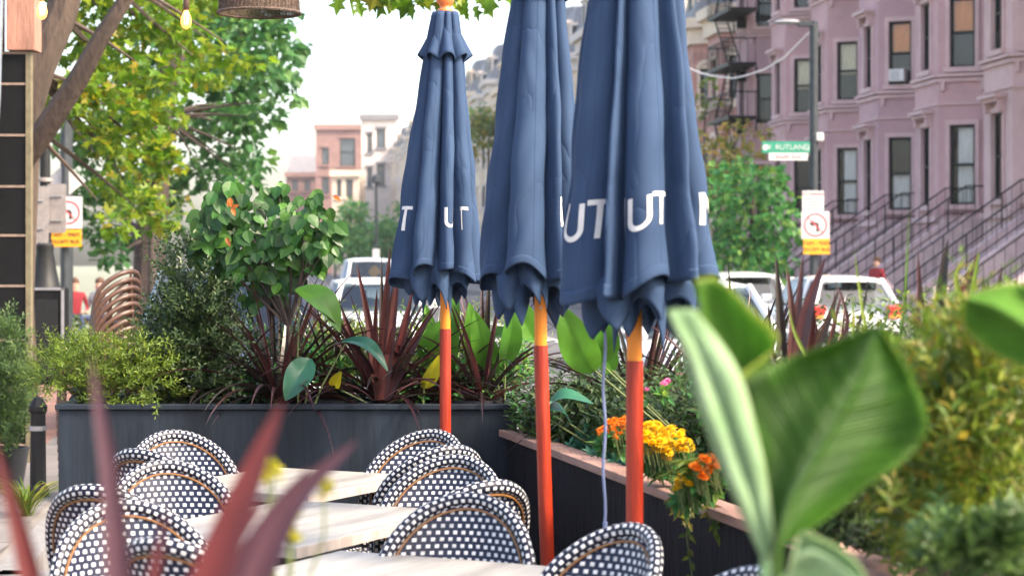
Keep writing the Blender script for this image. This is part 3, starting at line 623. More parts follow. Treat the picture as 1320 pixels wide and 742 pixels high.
# ---- end buildings, left of the row
def block(name, x0, x1, D, dep, ytop, wallm, label, wins, roof=None, trim='cream'):
    A = W(x0, 0, D); B = W(x1, 0, D); cx = (A.x+B.x)/2; root = empty(name, (cx, D, 0), 0, label, 'building')
    H = CZ+(340-ytop)*D/FP; hw = (B.x-A.x)/2; fr, L = frame_fn(Vector((-hw, 0, 0)), Vector((hw, 0, 0)))
    fr2 = lambda u, z, d: Vector((-hw+u, -d, z)); mb = MB(); holes = [((a-x0)*D/FP, (b-x0)*D/FP, CZ+(340-d)*D/FP, CZ+(340-c)*D/FP) for a, b, c, d in wins]
    wall_seg(mb, fr2, 2*hw, -.15, H, holes, .4)
    V = [Vector((-hw, 0, -.15)), Vector((hw, 0, -.15)), Vector((hw, dep, -.15)), Vector((-hw, dep, -.15))]; T = [v+Vector((0, 0, H+.15)) for v in V]
    mb.add(V+T, [(1, 2, 6, 5), (2, 3, 7, 6), (3, 0, 4, 7), (4, 5, 6, 7)]); mb.build('wall', wallm, root)
    t = MB(); fbox(t, fr2, -.3, 2*hw+.3, H-.6, H+.3, -.3, .5)
    for h in holes: fbox(t, fr2, h[0]-.2, h[1]+.2, h[2]-.4, h[2], 0, .25); fbox(t, fr2, h[0]-.2, h[1]+.2, h[3], h[3]+.4, 0, .2)
    t.build('trim', trim, root)
    for h in holes:
        q = MB(); n = max(1, int((h[1]-h[0])/1.6))
        for i in range(n+1): u = h[0]+(h[1]-h[0]-.15)*i/n; fbox(q, fr2, u, u+.15, h[2], h[3], -.35, -.2)
        m_ = max(1, int((h[3]-h[2])/2.2))
        for i in range(m_+1): z = h[2]+(h[3]-h[2]-.15)*i/m_; fbox(q, fr2, h[0], h[1], z, z+.15, -.34, -.21)
        w = q.build('window', 'frame', root); p = MB(); p.add([fr2(h[0], h[2], -.3), fr2(h[1], h[2], -.3), fr2(h[1], h[3], -.3), fr2(h[0], h[3], -.3)], [(0, 1, 2, 3)]); p.build('pane', M['farpane'], w)
    if roof:
        hh = roof; r = MB(); c = Vector((0, dep/2, 0)); r.add([v for v in T]+[c+(v-c)*.8+Vector((0, 0, H+hh-(v.z-0)*.8-0)) if False else Vector((v.x*.8, dep/2+(v.y-dep/2)*.8, H+hh)) for v in T],
              [(0, 1, 5, 4), (1, 2, 6, 5), (2, 3, 7, 6), (3, 0, 4, 7), (4, 5, 6, 7)]); r.build('hipped_roof', 'slate', root)
    return root
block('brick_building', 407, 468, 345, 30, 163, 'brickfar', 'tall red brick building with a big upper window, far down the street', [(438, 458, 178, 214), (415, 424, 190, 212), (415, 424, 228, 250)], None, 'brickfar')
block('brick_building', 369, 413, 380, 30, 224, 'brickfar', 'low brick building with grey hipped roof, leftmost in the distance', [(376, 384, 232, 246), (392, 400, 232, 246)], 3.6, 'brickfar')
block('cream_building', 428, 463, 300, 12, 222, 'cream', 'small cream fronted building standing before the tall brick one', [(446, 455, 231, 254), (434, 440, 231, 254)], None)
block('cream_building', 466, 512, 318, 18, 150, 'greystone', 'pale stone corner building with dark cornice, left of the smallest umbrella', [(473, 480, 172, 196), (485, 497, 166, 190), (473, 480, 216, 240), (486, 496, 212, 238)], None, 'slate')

# ================================================================= TREES
def limb(mb, pts, r0, r1, seg=8):
    n = len(pts); mb.tube(pts, [r0+(r1-r0)*i/(n-1) for i in range(n)], seg)
def tree(name, label, base, trunk_pts, r0, clumps, per, size, lm, kind='kite', bark='bark', cat='tree', group=None, limbs=None, smooth=True, wr=.7, shell=.5):
    root = empty(name, base, 0, label, cat, group); base = Vector(base)
    t = MB(); tp = [Vector(p)-base for p in trunk_pts]; limb(t, tp, r0, r0*.55, 10)
    for L_ in (limbs or []): limb(t, [Vector(p)-base for p in L_[0]], L_[1], L_[2], 7)
    rr = random.Random(len(label)); top = tp[-1]
    for c, r in clumps:
        c = Vector(c)-base; j = min(range(len(tp)), key=lambda i: (tp[i]-c).length+abs(i-len(tp)+1)*.1)
        a = tp[j]; mid = (a+c)/2+Vector((rr.uniform(-.2, .2), rr.uniform(-.2, .2), .1))*r; limb(t, [a, mid, a.lerp(c, .8)], r0*.13, r0*.03, 5)
    t.build('trunk', bark, root, smooth=True)
    crown_mb([(Vector(c)-base, r) for c, r in clumps], per, size, kind, wr, shell).build('crown', lm, root)
    return root
# left maple, close, leaves yellow-green
rr = random.Random(3)
cl = []
for (x, y, r) in ((110, 60, 50), (135, 30, 55), (190, 18, 55), (235, 45, 45), (150, 95, 50), (105, 125, 45), (200, 95, 42), (250, 95, 30), (165, 150, 45), (140, 185, 38), (205, 150, 36), (185, 195, 38), (150, 235, 34), (215, 210, 26), (300, 72, 22), (332, 80, 16), (280, 100, 22), (225, -30, 70), (120, -50, 80), (280, -15, 50), (185, 262, 30), (150, 285, 24), (205, 290, 24), (60, -40, 60), (60, 120, 40)):
    D = 20.6+rr.uniform(-1.8, 2.4); cl.append((W(x, y, D), r*D/FP*1.08))
B = Vector((-4.62, 18.5, 0))
tree('maple_tree', 'near maple on the left sidewalk with yellow green leaves and leaning trunk', B, [B, (-4.66, 18.5, 1.2), W(26, 150, 18.5), W(46, 90, 18.5), W(78, 20, 18.5), W(100, -60, 18.5)], .24, cl, 950, .118, 'maple', 'maple',
     limbs=[([W(14, 225, 18.4), W(60, 165, 18.2), W(103, 100, 18.0), W(130, 50, 17.9), W(165, -5, 17.8), W(180, -60, 17.8)], .13, .05), ([W(160, 0, 17.8), W(140, -30, 17.8)], .05, .04)], wr=1.0)
cl = []
for (x, y, r) in ((330, 60, 55), (285, 95, 50), (350, 100, 38), (300, 160, 45), (250, 150, 45), (260, 215, 42), (305, 215, 34), (335, 205, 20), (210, 250, 40), (160, 240, 50), (130, 300, 32), (180, 300, 32), (290, 20, 50), (345, 25, 42), (372, 60, 24), (375, 95, 18), (380, 125, 12), (230, 60, 60), (170, 130, 60), (320, 232, 20), (120, 180, 50), (145, 330, 20), (230, 290, 16), (350, 150, 22), (310, 130, 40), (250, -10, 60), (335, -20, 45), (110, 250, 40)):
    D = 33+rr.uniform(-3, 3); cl.append((W(x, y, D), r*D/FP))
B = Vector((W(190, 0, 33).x, 33, 0))
tree('street_tree', 'large cool green street tree behind the maple, reaching over the road', B, [B, B+Vector((.05, 0, 2)), B+Vector((.2, 0, 4)), B+Vector((.6, .2, 6)), B+Vector((1.2, 0, 7.5))], .3, cl, 600, .19, 'teal', 'kite', 'barkd', wr=.75)
cl = [(W(x, y, 29+rr.uniform(-1, 1)), r*29/FP) for (x, y, r) in ((215, 255, 24), (190, 275, 22), (225, 280, 16), (170, 262, 20), (200, 235, 16), (240, 262, 12), (150, 275, 18))]
B = Vector((W(196, 0, 29).x, 29, 0))
tree('street_tree', 'small street tree with patches of yellow leaves below the large one', B, [B, B+Vector((0, 0, 1.3)), B+Vector((0, 0, 2.2))], .08, cl, 420, .13, 'tealy', 'kite', 'barkd')
# overhanging branch at the top middle
br = empty('overhanging_branch', W(540, -60, 12.5), 0, 'leafy branch hanging into the top of the picture above the smallest umbrella', 'branch'); b0 = br.location.copy()
t = MB(); limb(t, [W(430, -160, 12.5)-b0, W(480, -60, 12.5)-b0, W(560, -22, 12.5)-b0, W(650, -30, 12.5)-b0], .05, .012, 6); t.build('twig', 'barkd', br)
crown_mb([(W(x, y, 12.5+rr.uniform(-.5, .5))-b0, r*12.5/FP) for (x, y, r) in ((455, -8, 20), (490, -12, 24), (530, -6, 22), (570, -6, 24), (605, 0, 20), (630, -14, 18), (590, -30, 26), (550, -30, 26), (480, -40, 26))], 1500, .115, 'maple', 1.0).build('foliage', 'maple', br)
# right kerbside trees
def px_cl(lst, D, j=1.2): return [(W(x, y, D+rr.uniform(-j, j)), r*D/FP) for (x, y, r) in lst]
B = Vector((W(968, 0, 47).x, 47, 0))
tree('street_tree', 'round green street tree before the brownstones, left of the lamp post', B, [B, B+Vector((0, 0, 1.2)), B+Vector((.05, 0, 2.4)), B+Vector((0, 0, 3.6))], .11,
     px_cl([(965, 245, 42), (935, 280, 36), (1000, 285, 30), (965, 320, 46), (925, 330, 36), (1000, 335, 30), (945, 370, 36), (990, 370, 34), (985, 235, 26), (940, 225, 26), (1012, 260, 18), (960, 400, 36), (915, 365, 26), (1015, 305, 20), (960, 210, 20), (930, 250, 24), (1005, 230, 16)], 47), 420, .21, 'green', 'kite', 'barkd', wr=.8)
B = Vector((W(925, 0, 58).x, 58, 0))
tree('street_tree', 'thin tree turning orange and brown above the round green one', B, [B, B+Vector((0, 0, 2)), B+Vector((.1, 0, 4.3))], .10,
     px_cl([(955, 178, 22), (985, 190, 14), (925, 200, 30), (940, 160, 12), (905, 180, 22), (965, 210, 24), (900, 215, 24), (1000, 178, 8), (930, 235, 30), (985, 168, 10), (960, 160, 10), (915, 225, 26)], 58), 190, .24, 'autumn', 'kite', 'barkd', wr=.8)
B = Vector((W(905, 0, 66).x, 66, 0))
tree('young_tree', 'slim young tree with bright leaves beside the arched window', B, [B, B+Vector((0, 0, 3)), B+Vector((.1, 0, 6.6))], .06, px_cl([(915, 108, 12), (908, 128, 14), (926, 130, 8), (903, 145, 10), (920, 98, 8)], 66), 150, .24, 'tealy', 'kite', 'barkd', wr=.8)
ft = [(452, 300, 34, 190, 'far hazy tree left of the distant lamp post'), (478, 300, 30, 205, 'far hazy tree right behind the distant lamp post'), (505, 298, 34, 196, 'far hazy tree beside the edge of the smallest umbrella'), (530, 310, 30, 185, 'far hazy tree mostly behind the smallest umbrella'),
      (630, 165, 34, 150, 'pale green tree glimpsed between the small and middle umbrellas'), (432, 305, 22, 230, 'small far tree leftmost of the distant clump')]
for x, y, r, D, lb in ft:
    B = Vector((W(x, 0, D).x, D, 0)); k = D/FP; top = CZ+(340-y)*k
    c = [(W(x+rr.uniform(-.7, .7)*r, y+rr.uniform(-.9, 1.0)*r, D+rr.uniform(-1.5, 1.5)), r*.55*k) for _ in range(12)]
    tree('far_tree', lb, B, [B, B+Vector((0, 0, top*.5)), B+Vector((0, 0, top))], .16, c, 46, .5, 'tealy' if D == 150 else 'green', 'kite', 'barkd', group='trees far down the street', wr=.8)
# dark hedge / verge greenery along the left kerb seen low between the boxes
hb = empty('hedge', ST(-6.2, 38, 0), 0, 'bright green low shrub on the left sidewalk beyond the black cabinet', 'shrub'); b0 = hb.location.copy()
crown_mb([(W(x, y, 37+rr.uniform(-1, 1))-b0, r*37/FP) for x, y, r in ((105, 412, 12), (118, 420, 14), (90, 425, 14), (130, 430, 16), (104, 432, 16), (118, 440, 14))], 420, .12, 'kite', .7).build('foliage', 'tealy', hb)
M['canvas'] = canvas_mat()
# ================================================================= TERRACE PLANTERS
pl = empty('planter', (0, 8.2, 0), 0, 'long dark slate planter box across the back of the terrace', 'planter')
mb = MB(); xl, xr, y0, y1, zt = -1.868, .02, 0, .66, .95
for (a, b, c, d) in ((xl, xr, y0, y0+.035), (xl, xr, y1-.035, y1), (xl, xl+.035, y0+.035, y1-.035), (xr-.035, xr, y0+.035, y1-.035)):
    mb.hexa([Vector((a, c, .0)), Vector((b, c, 0)), Vector((b, d, 0)), Vector((a, d, 0)), Vector((a, c, zt)), Vector((b, c, zt)), Vector((b, d, zt)), Vector((a, d, zt))])
mb.build('body', 'planter', pl, bevel=.004)
mb = MB()
for (a, b, c, d) in ((xl-.012, xr+.0, y0-.014, y0+.05), (xl-.012, xr, y1-.05, y1+.014), (xl-.012, xl+.05, y0+.05, y1-.05), (xr-.05, xr, y0+.05, y1-.05)):
    mb.hexa([Vector((a, c, zt+.001)), Vector((b, c, zt+.001)), Vector((b, d, zt+.001)), Vector((a, d, zt+.001)), Vector((a, c, zt+.022)), Vector((b, c, zt+.022)), Vector((b, d, zt+.022)), Vector((a, d, zt+.022))])
for x in (-.62,): mb.box((x, .33, zt+.0), (.05, .6, .04))
mb.build('rim', 'planter', pl, bevel=.003)
mb = MB(); mb.box(((xl+xr)/2, .33, .45), (xr-xl-.075, .585, .86)); mb.build('soil', 'soil', pl)
# right planter: leans away to the lower right
A0 = Vector((-.035, 8.17, 0)); A1 = Vector((1.50, 1.5, 0)); dl = (A1-A0).normalized(); nr = Vector((-dl.y, dl.x, 0))  # nr points right
if nr.x < 0: nr = -nr
LR = (A1-A0).length; PW = 1.0
rp = empty('planter', A0, 0, 'black stained planter with pale wooden cap board along the right side of the terrace', 'planter')
def RP(s, w, z): return dl*s+nr*w+Vector((0, 0, z))
def rbox(mb, s0, s1, w0, w1, z0, z1): mb.hexa([RP(s0, w0, z0), RP(s1, w0, z0), RP(s1, w1, z0), RP(s0, w1, z0), RP(s0, w0, z1), RP(s1, w0, z1), RP(s1, w1, z1), RP(s0, w1, z1)][::1])
mb = MB(); rbox(mb, 0, LR, 0.012, .045, 0, .842); rbox(mb, 0, LR, PW-.04, PW, 0, .842)
for s in (0, LR): rbox(mb, s-.02 if s else 0, s+.02 if not s else LR, .046, PW-.041, 0, .84)
mb.build('side_board', 'planter2', rp)
mb = MB()
for s0, s1 in ((0, 2.35), (2.354, 4.75), (4.754, LR)): rbox(mb, s0, s1, -.02, .075, .844, .872); rbox(mb, s0, s1, PW-.08, PW+.02, .844, .872)
mb.build('cap_board', 'capwood', rp, bevel=.003)
mb = MB(); rbox(mb, .03, LR-.03, .047, PW-.042, .02, .80); mb.build('soil', 'soil', rp)
def RPW(s, w, z): return A0+RP(s, w, z)
def onR(px, D):   # station along the right planter whose depth is D
    return (A0.y-D)/(-dl.y)

# ================================================================= TABLES
def table(F, e, a, b, label):
    e1 = Vector(e+(0,)).normalized(); e2 = Vector((-e1.y, e1.x, 0)); C0 = Vector((F[0], F[1], 0))+e1*a/2+e2*b/2
    root = empty('cafe_table', C0, math.atan2(e1.y, e1.x), label, 'table', 'cafe tables in a row')
    mb = MB(); mb.box((0, 0, .735), (a, b, .030)); t = mb.build('tabletop', 'table', root, bevel=.004)
    mb = MB()
    for (x, y, sx, sy) in ((0, b/2+.003, a+.012, .006), (0, -b/2-.003, a+.012, .006), (a/2+.003, 0, .006, b), (-a/2-.003, 0, .006, b)): mb.box((x, y, .733), (sx, sy, .030))
    mb.build('edge_band', 'tedge', t)
    mb = MB(); mb.lathe([(.05, .02), (.035, .05), (.032, .68), (.05, .70), (.11, .705), (.11, .719)], seg=16); mb.build('pedestal', 'iron', root, smooth=True)
    mb = MB()
    for k in range(4):
        c, s = math.cos(k*PI/2+PI/4), math.sin(k*PI/2+PI/4); mb.tube([(c*.03, s*.03, .04), (c*.2, s*.2, .03), (c*.31, s*.31, .012)], [.022, .018, .012], 6)
    mb.build('foot', 'iron', root)
EE = (.45, .893)
table((-.26, 4.40), EE, .95, .72, 'nearest cafe table, its pale top cut by the bottom of the picture')
table((-.61, 5.63), EE, .95, .65, 'middle cafe table with pale sunlit top between the two pairs of chairs')
table((-.706, 6.89), EE, .75, .65, 'farthest cafe table, closest to the back planter')

# ================================================================= CHAIRS
def chair():
    root = empty('bistro_chair'); hw, zc, zt, z0 = .212, .665, .882, .47
    def back(x, z): return Vector((x, .205-.115*(x/.22)**2+.13*(z-.45)/.45, z))
    path = []
    for i in range(7): z = z0+(zc-z0)*i/7; path.append((-hw+.018*(1-i/7)**1.5, z))
    for i in range(25): a = PI-PI*i/24; path.append((hw*math.cos(a), zc+(zt-zc)*math.sin(a)**.92))
    for i in range(7): z = zc-(zc-z0)*(i+1)/7; path.append((hw-.018*((i+1)/7)**1.5, z))
    mb = MB(); mb.tube([back(x, z) for x, z in path], .0205, 12, uv=True, flat=.85); mb.build('back_rim', 'weave_edge', root, smooth=True, sharp=0)
    mb = MB(); mb.tube([back(x*.885, zc+(z-zc)*.885 if z > zc else z)+Vector((0, -.012, 0)) for x, z in path], .0034, 6); mb.tube([back(x*.885, zc+(z-zc)*.885 if z > zc else z)+Vector((0, .012, 0)) for x, z in path], .0034, 6); mb.build('cane_line', 'brown_line', root, smooth=True)
    mb = MB(); rows = []; nx, nz = 24, 20; uvs = []
    for j in range(nz+1):
        r = []; q = []
        for i in range(nx+1):
            x = -hw*.9+2*hw*.9*i/nx; tp = zc+(zt-zc)*.92*math.sqrt(max(0, 1-(x/(hw*.905))**2)); z = z0+.01+(tp-z0-.01)*j/nz
            r.append(back(x, z)); q.append((x+1, z+1))
        rows.append(r); uvs.append(q)
    mb.grid(rows, uvf=lambda i, k: uvs[i][k]); mb.build('backrest', 'weave', root, smooth=True, thick=.012, sharp=0)
    mb = MB(); rows = []; uvs = []
    for j in range(13):
        t = j/12; y = .2-.42*t; h = .205*(1-.0*t)*(1-.25*max(0, (t-.75)/.25)**2); rows.append([Vector((h*(2*i/12-1), y, .452-.012*math.cos((2*i/12-1)*1.5))) for i in range(13)]); uvs.append([(1+h*(2*i/12-1), 1+y) for i in range(13)])
    mb.grid(rows, uvf=lambda i, k: uvs[i][k]); st = mb.build('seat', 'weave', root, smooth=True, thick=.02, sharp=0)
    mb = MB(); ring = [Vector((-.205, .2, .45)), Vector((-.208, 0, .45)), Vector((-.2, -.14, .45)), Vector((-.155, -.215, .45)), Vector((0, -.228, .45)), Vector((.155, -.215, .45)), Vector((.2, -.14, .45)), Vector((.208, 0, .45)), Vector((.205, .2, .45)), Vector((0, .21, .45)), Vector((-.2, .2, .45))]
    mb.tube(ring, .016, 8, uv=True); mb.build('seat_rim', 'weave_edge', root, smooth=True, sharp=0)
    for sx in (-1, 1):
        m1 = MB(); m1.tube([(sx*.175, -.19, .44), (sx*.19, -.205, .22), (sx*.2, -.22, 0)], .013, 8); m1.build('leg', 'bamboo', root, smooth=True)
        m1 = MB(); m1.tube([back(sx*.195, .52), (sx*.192, .19, .44), (sx*.2, .235, .2), (sx*.205, .27, 0)], .013, 8); m1.build('leg', 'bamboo', root, smooth=True)
        m1 = MB(); m1.tube([(sx*.19, -.205, .22), (sx*.197, 0, .20), (sx*.2, .235, .2)], .008, 6); m1.build('stretcher', 'bamboo', root, smooth=True)
    return root
ch0 = chair(); G = 'navy and white bistro chairs around the tables'
def face(dx, dy): return math.atan2(dy, dx)+PI/2      # local -Y faces (dx,dy)
Cs = [ # px, py(top), D, facing, label
 (222, 558, 7.65, (.42, -.9), 'woven bistro chair farthest left, alone against the back planter'),
 (212, 597, 6.49, (.35, -.94), 'woven bistro chair on the left beside the middle table, front one of its pair'),
 (176, 584, 6.88, (.45, .9), 'woven bistro chair on the left, a thin arc behind its partner at the farthest table'),
 (158, 648, 5.40, (.40, -.92), 'woven bistro chair at lower left before the middle table, behind the purple leaf'),
 (118, 630, 5.76, (.25, .95), 'woven bistro chair at far lower left, mostly hidden behind its partner'),
 (205, 702, 4.65, (.4, .9), 'dark topped woven bistro chair at the bottom left edge of the picture'),
 (560, 556, 7.68, (-.45, -.9), 'woven bistro chair farthest right, against the back planter by the small umbrella pole'),
 (590, 590, 6.67, (-.30, -.95), 'woven bistro chair on the right beyond the middle table, front one of its pair'),
 (583, 578, 7.02, (-.55, .83), 'woven bistro chair on the right, rear one of the pair beside the farthest table'),
 (607, 640, 5.56, (-.25, -.97), 'large woven bistro chair beyond the nearest table, left of the middle pole'),
 (636, 625, 5.88, (-.55, .83), 'woven bistro chair just behind the large one, only its arched rim showing'),
 (822, 680, 4.90, (-.80, -.6), 'woven bistro chair in front of the nearest umbrella pole at the bottom'),
 (985, 732, 4.20, (-.9, -.4), 'woven bistro chair of which only the rim peeks in at the bottom, right of centre')]
for i, (px, py, D, f, lb) in enumerate(Cs):
    o = ch0 if i == 0 else copy_tree(ch0); p = W(px, py, D); a = face(*f)
    off = Matrix.Rotation(a, 3, 'Z')@Vector((0, .33, 0)); o.location = (p.x-off.x, D-off.y, .012); o.rotation_euler = (0, 0, a); o['label'] = lb; o['category'] = 'chair'; o['group'] = G

# ================================================================= UMBRELLAS
def umbrella(px, D, ztop, zhem, rb, rt, letters, label, seed, lean=(0, 0), zjoint=1.1, val=(), asym=0):
    rg = random.Random(seed); root = empty('patio_umbrella', (W(px, 0, D).x, D, 0.012), 0, label, 'umbrella', 'closed navy patio umbrellas')
    ph = [rg.uniform(0, 6.28) for _ in range(12)]; n = len(val); ctr = [R(v) for v in val]; dps = [rg.uniform(.75, 1.2) for _ in range(n)]
    Hh = ztop-zhem
    def fold(th):   # distance (0..1) across the pleat holding this angle: rounded lobe with one sharp undercut side
        th = th % (2*PI)
        for k in range(n):
            a = ctr[k] % (2*PI); b = ctr[(k+1) % n] % (2*PI); w = (b-a) % (2*PI); t = ((th-a) % (2*PI))
            if t <= w: return t/w, k
        return 0, 0
    def P(th, v, off=0.0, sc=1.0):
        t, k = fold(th); lobe = math.sin(PI*t**.66)**.62 if 0 < t < 1 else 0
        amt = (.34+.26*min(1, v*1.3))*dps[k]
        rad = (rt+(rb-rt)*(v**.85))*(1-amt*(1-lobe))*(1+.025*math.sin(5*v+ph[k])+.02*math.sin(3*th+4*v+ph[1]))
        rad += .006*math.sin(14*v+ph[k]+2*th)*v + .004*math.sin(31*v+9*th+ph[2])*v
        tw = th+.16*(v-.5)*math.sin(ph[3]+th)
        z = ztop-Hh*v
        if v > .7: z += (v-.7)/.3*(-.035*math.cos(2*th+ph[4])-.012*(1-lobe)+.012*math.sin(7*th+ph[5]))
        rad = rad*sc+off
        return Vector((rad*math.sin(tw)+asym*v, -rad*math.cos(tw), z))
    mb = MB(); NT, NV = 224, 70
    mb.grid([[P(2*PI*i/NT, j/NV) for i in range(NT)] for j in range(NV+1)], close=True); can = mb.build('canopy', 'canvas', root, smooth=True, thick=.003, sharp=0)
    mb = MB(); rows = []
    for j in range(5): rows.append([P(2*PI*i/NT, .972+.028*j/4, .0026 if j < 4 else .001) for i in range(NT)])
    mb.grid(rows, close=True); mb.build('hem_band', 'canvas', can, smooth=True, thick=.0015, sharp=0)
    for k in range(n):
        a_ = ctr[k] % (2*PI); b2 = ctr[(k+1) % n] % (2*PI); th = a_+((b2-a_) % (2*PI))*.62; mb = MB(); mb.tube([P(th, j/60, .0012) for j in range(2, 60)], .0016, 5); mb.build('seam', 'canvas', can, smooth=True)
    # inner layers of folded cloth hanging lower, in points
    mb = MB()
    for q, (sc, drop, m_) in enumerate(((.80, .11, 7), (.58, .14, 6), (.36, .08, 5))):
        p0 = rg.uniform(0, 6); rows = []
        for j in range(15):
            v = j/14; r = []
            for i in range(180):
                th = 2*PI*i/180; u = abs(math.sin(m_*th/2+p0)); rad = rb*sc*(.62+.38*min(1, v*1.5))*(1-.5*v*(1-u)-.04*math.sin(3*th+q))*(1-.10*v); z = zhem+.11-(.11+drop*(.25+.75*(1-abs(math.sin(m_*th/2+p0+.75)))**.8)*(1+.25*math.sin(2*th+p0)))*v
                r.append(Vector((rad*math.sin(th)+asym, -rad*math.cos(th), z)))
            rows.append(r)
        mb.grid(rows, close=True)
    mb.build('inner_fold', 'canvas', can, smooth=True, thick=.002, sharp=0)
    # vent cap over the top
    mb = MB(); rows = []; zc = ztop+.005
    for j in range(16):
        v = j/15; r = []
        for i in range(128):
            th = 2*PI*i/128; u = abs(math.sin(4*(th+.25))); rad = .022+.088*v**1.15*(.62+.38*u)*(1+.07*math.sin(3*th+ph[6])*v); z = zc-.175*v-(.028*(1-u)*v if v > .5 else 0)
            r.append(Vector((rad*math.sin(th), -rad*math.cos(th), z)))
        rows.append(r)
    mb.grid(rows, close=True); mb.build('vent_cap', 'canvas', can, smooth=True, thick=.003, sharp=0)
    mb = MB(); mb.lathe([(.021, ztop-.02), (.030, ztop), (.030, ztop+.012), (.020, ztop+.018), (.024, ztop+.026), (.034, ztop+.040), (.037, ztop+.055), (.033, ztop+.072), (.018, ztop+.086), (.002, ztop+.092)], seg=20); mb.build('finial', 'finial', root, smooth=True, sharp=0)
    lx, ly = lean
    def pp(z): return Vector((lx*(1.2-z) if z < 1.2 else 0, ly*(1.2-z) if z < 1.2 else 0, z))
    mb = MB(); mb.tube([pp(.05), pp(.4), pp(.8), pp(zjoint)], .0225, 18); lo = mb.build('lower_pole', 'pole_red', root, smooth=True)
    mb = MB(); mb.tube([pp(zjoint+.0005), pp(zjoint+.3), pp(max(1.25, zjoint+.5)), Vector((0, 0, ztop))], .0200, 18); up = mb.build('upper_pole', 'pole_yel', root, smooth=True)
    mb = MB(); mb.tube([pp(zjoint+.12)+Vector((-.0, -.030, 0)), pp(zjoint+.12)+Vector((0, .030, 0))], .004, 8); mb.build('pin', 'chrome', up)
    c = pp(.03); mb = MB(); mb.lathe([(.23, 0), (.235, .02), (.225, .045), (.06, .06), (.032, .07), (.030, .16), (.0235, .17)], (c.x, c.y, 0), 28); mb.build('base', 'iron', root, smooth=True)
    # ribs under the cloth
    for k in range(n):
        th = ctr[k]+.3; mb = MB(); mb.tube([Vector((.03*math.sin(th), -.03*math.cos(th), ztop-.05)), Vector((rb*.52*math.sin(th)+asym, -rb*.52*math.cos(th), zhem+.02))], .007, 6); mb.build('rib', 'pole_yel', can)
    # printed letters, following the cloth
    mb = MB(); W_ = .0125
    def stroke(pts, th0, zc_, w=W_):
        out = []
        for i in range(len(pts)-1):
            a = Vector(pts[i]); b = Vector(pts[i+1]); m_ = max(1, int((b-a).length/.004))
            out += [a+(b-a)*j/m_ for j in range(m_)]
        out.append(Vector(pts[-1])); rows = []
        for i, p in enumerate(out):
            d = (out[min(i+1, len(out)-1)]-out[max(0, i-1)]).normalized(); nn = Vector((-d.y, d.x)); row = []
            for q in (-1, -.5, 0, .5, 1):
                c = p+nn*q*w/2; zz = zc_+c.y; v = (ztop-zz)/Hh; th = th0+c.x/(rb*.86)
                r = P(th, v, .0035); r.z = r.z; row.append(r)
            rows.append(row)
        mb.grid(rows)
    for ch, deg, zl in letters:
        t0 = R(deg); h = .080; w = .046
        if ch == 'U': stroke([(-w/2, h/2)]+[(-w/2, -h/2+w/2)]+[(-w/2*math.cos(PI*k/10), -h/2+w/2-w/2*math.sin(PI*k/10)) for k in range(1, 10)]+[(w/2, -h/2+w/2), (w/2, h/2)], t0, zl)
        if ch == 'T': stroke([(0, -h/2-.006), (0, h/2-.0)], t0, zl); stroke([(-w/2-.003, h/2), (w/2+.003, h/2)], t0, zl)
        if ch == 'N': stroke([(-w/2, -h/2-.006), (-w/2, h/2+.006)], t0, zl); stroke([(w/2, -h/2-.006), (w/2, h/2+.006)], t0, zl); stroke([(-w/2, h/2), (w/2, -h/2)], t0, zl)
        if ch == 'I': stroke([(0, -h/2-.006), (0, h/2+.006)], t0, zl)
    mb.build('lettering', 'letter', can, smooth=True, sharp=0)
    return root
umbrella(566+8, 7.9, 2.535, 1.495, .186, .050, [('T', -62, 1.72), ('U', 21, 1.715), ('T', 40, 1.715)], 'smallest closed navy umbrella with round orange finial showing, farthest of the three', 11, zjoint=1.28, val=(-95, -42, 4, 38, 82, 130, 180, 225), asym=-.035)
umbrella(697, 6.3, 2.56, 1.495, .178, .060, [('N', 42, 1.70), ('U', 66, 1.70)], 'middle closed navy umbrella, its cloth falling unlettered in front', 23, val=(-100, -38, 22, 48, 88, 140, 190, 230), lean=(.035, 0), zjoint=1.28, asym=-.03)
umbrella(818, 5.2, 2.60, 1.475, .212, .075, [('U', -60, 1.665), ('T', -41, 1.665), ('I', -14, 1.665), ('U', 0, 1.665), ('T', 18, 1.665), ('N', 70, 1.665)], 'nearest and largest closed navy umbrella with white U and T on its front', 35, val=(-88, -28, -17, 38, 54, 98, 145, 195, 238), zjoint=1.285, asym=.01)
o = empty('pull_cord', W(779, 420, 5.35), 0, 'thin pale blue cord hanging from the nearest umbrella', 'cord'); b0 = o.location.copy()
mb = MB(); mb.tube([W(779+1.5*math.sin(i*.9), 420+i*15, 5.35)-b0 for i in range(18)], .0045, 6); mb.build('rope', 'cord_w', o, smooth=True)
mb = MB(); mb.tube([W(780, 672, 5.35)-b0, W(780, 690, 5.35)-b0], .0065, 8); mb.build('cord_end', 'cord_w', o, smooth=True)

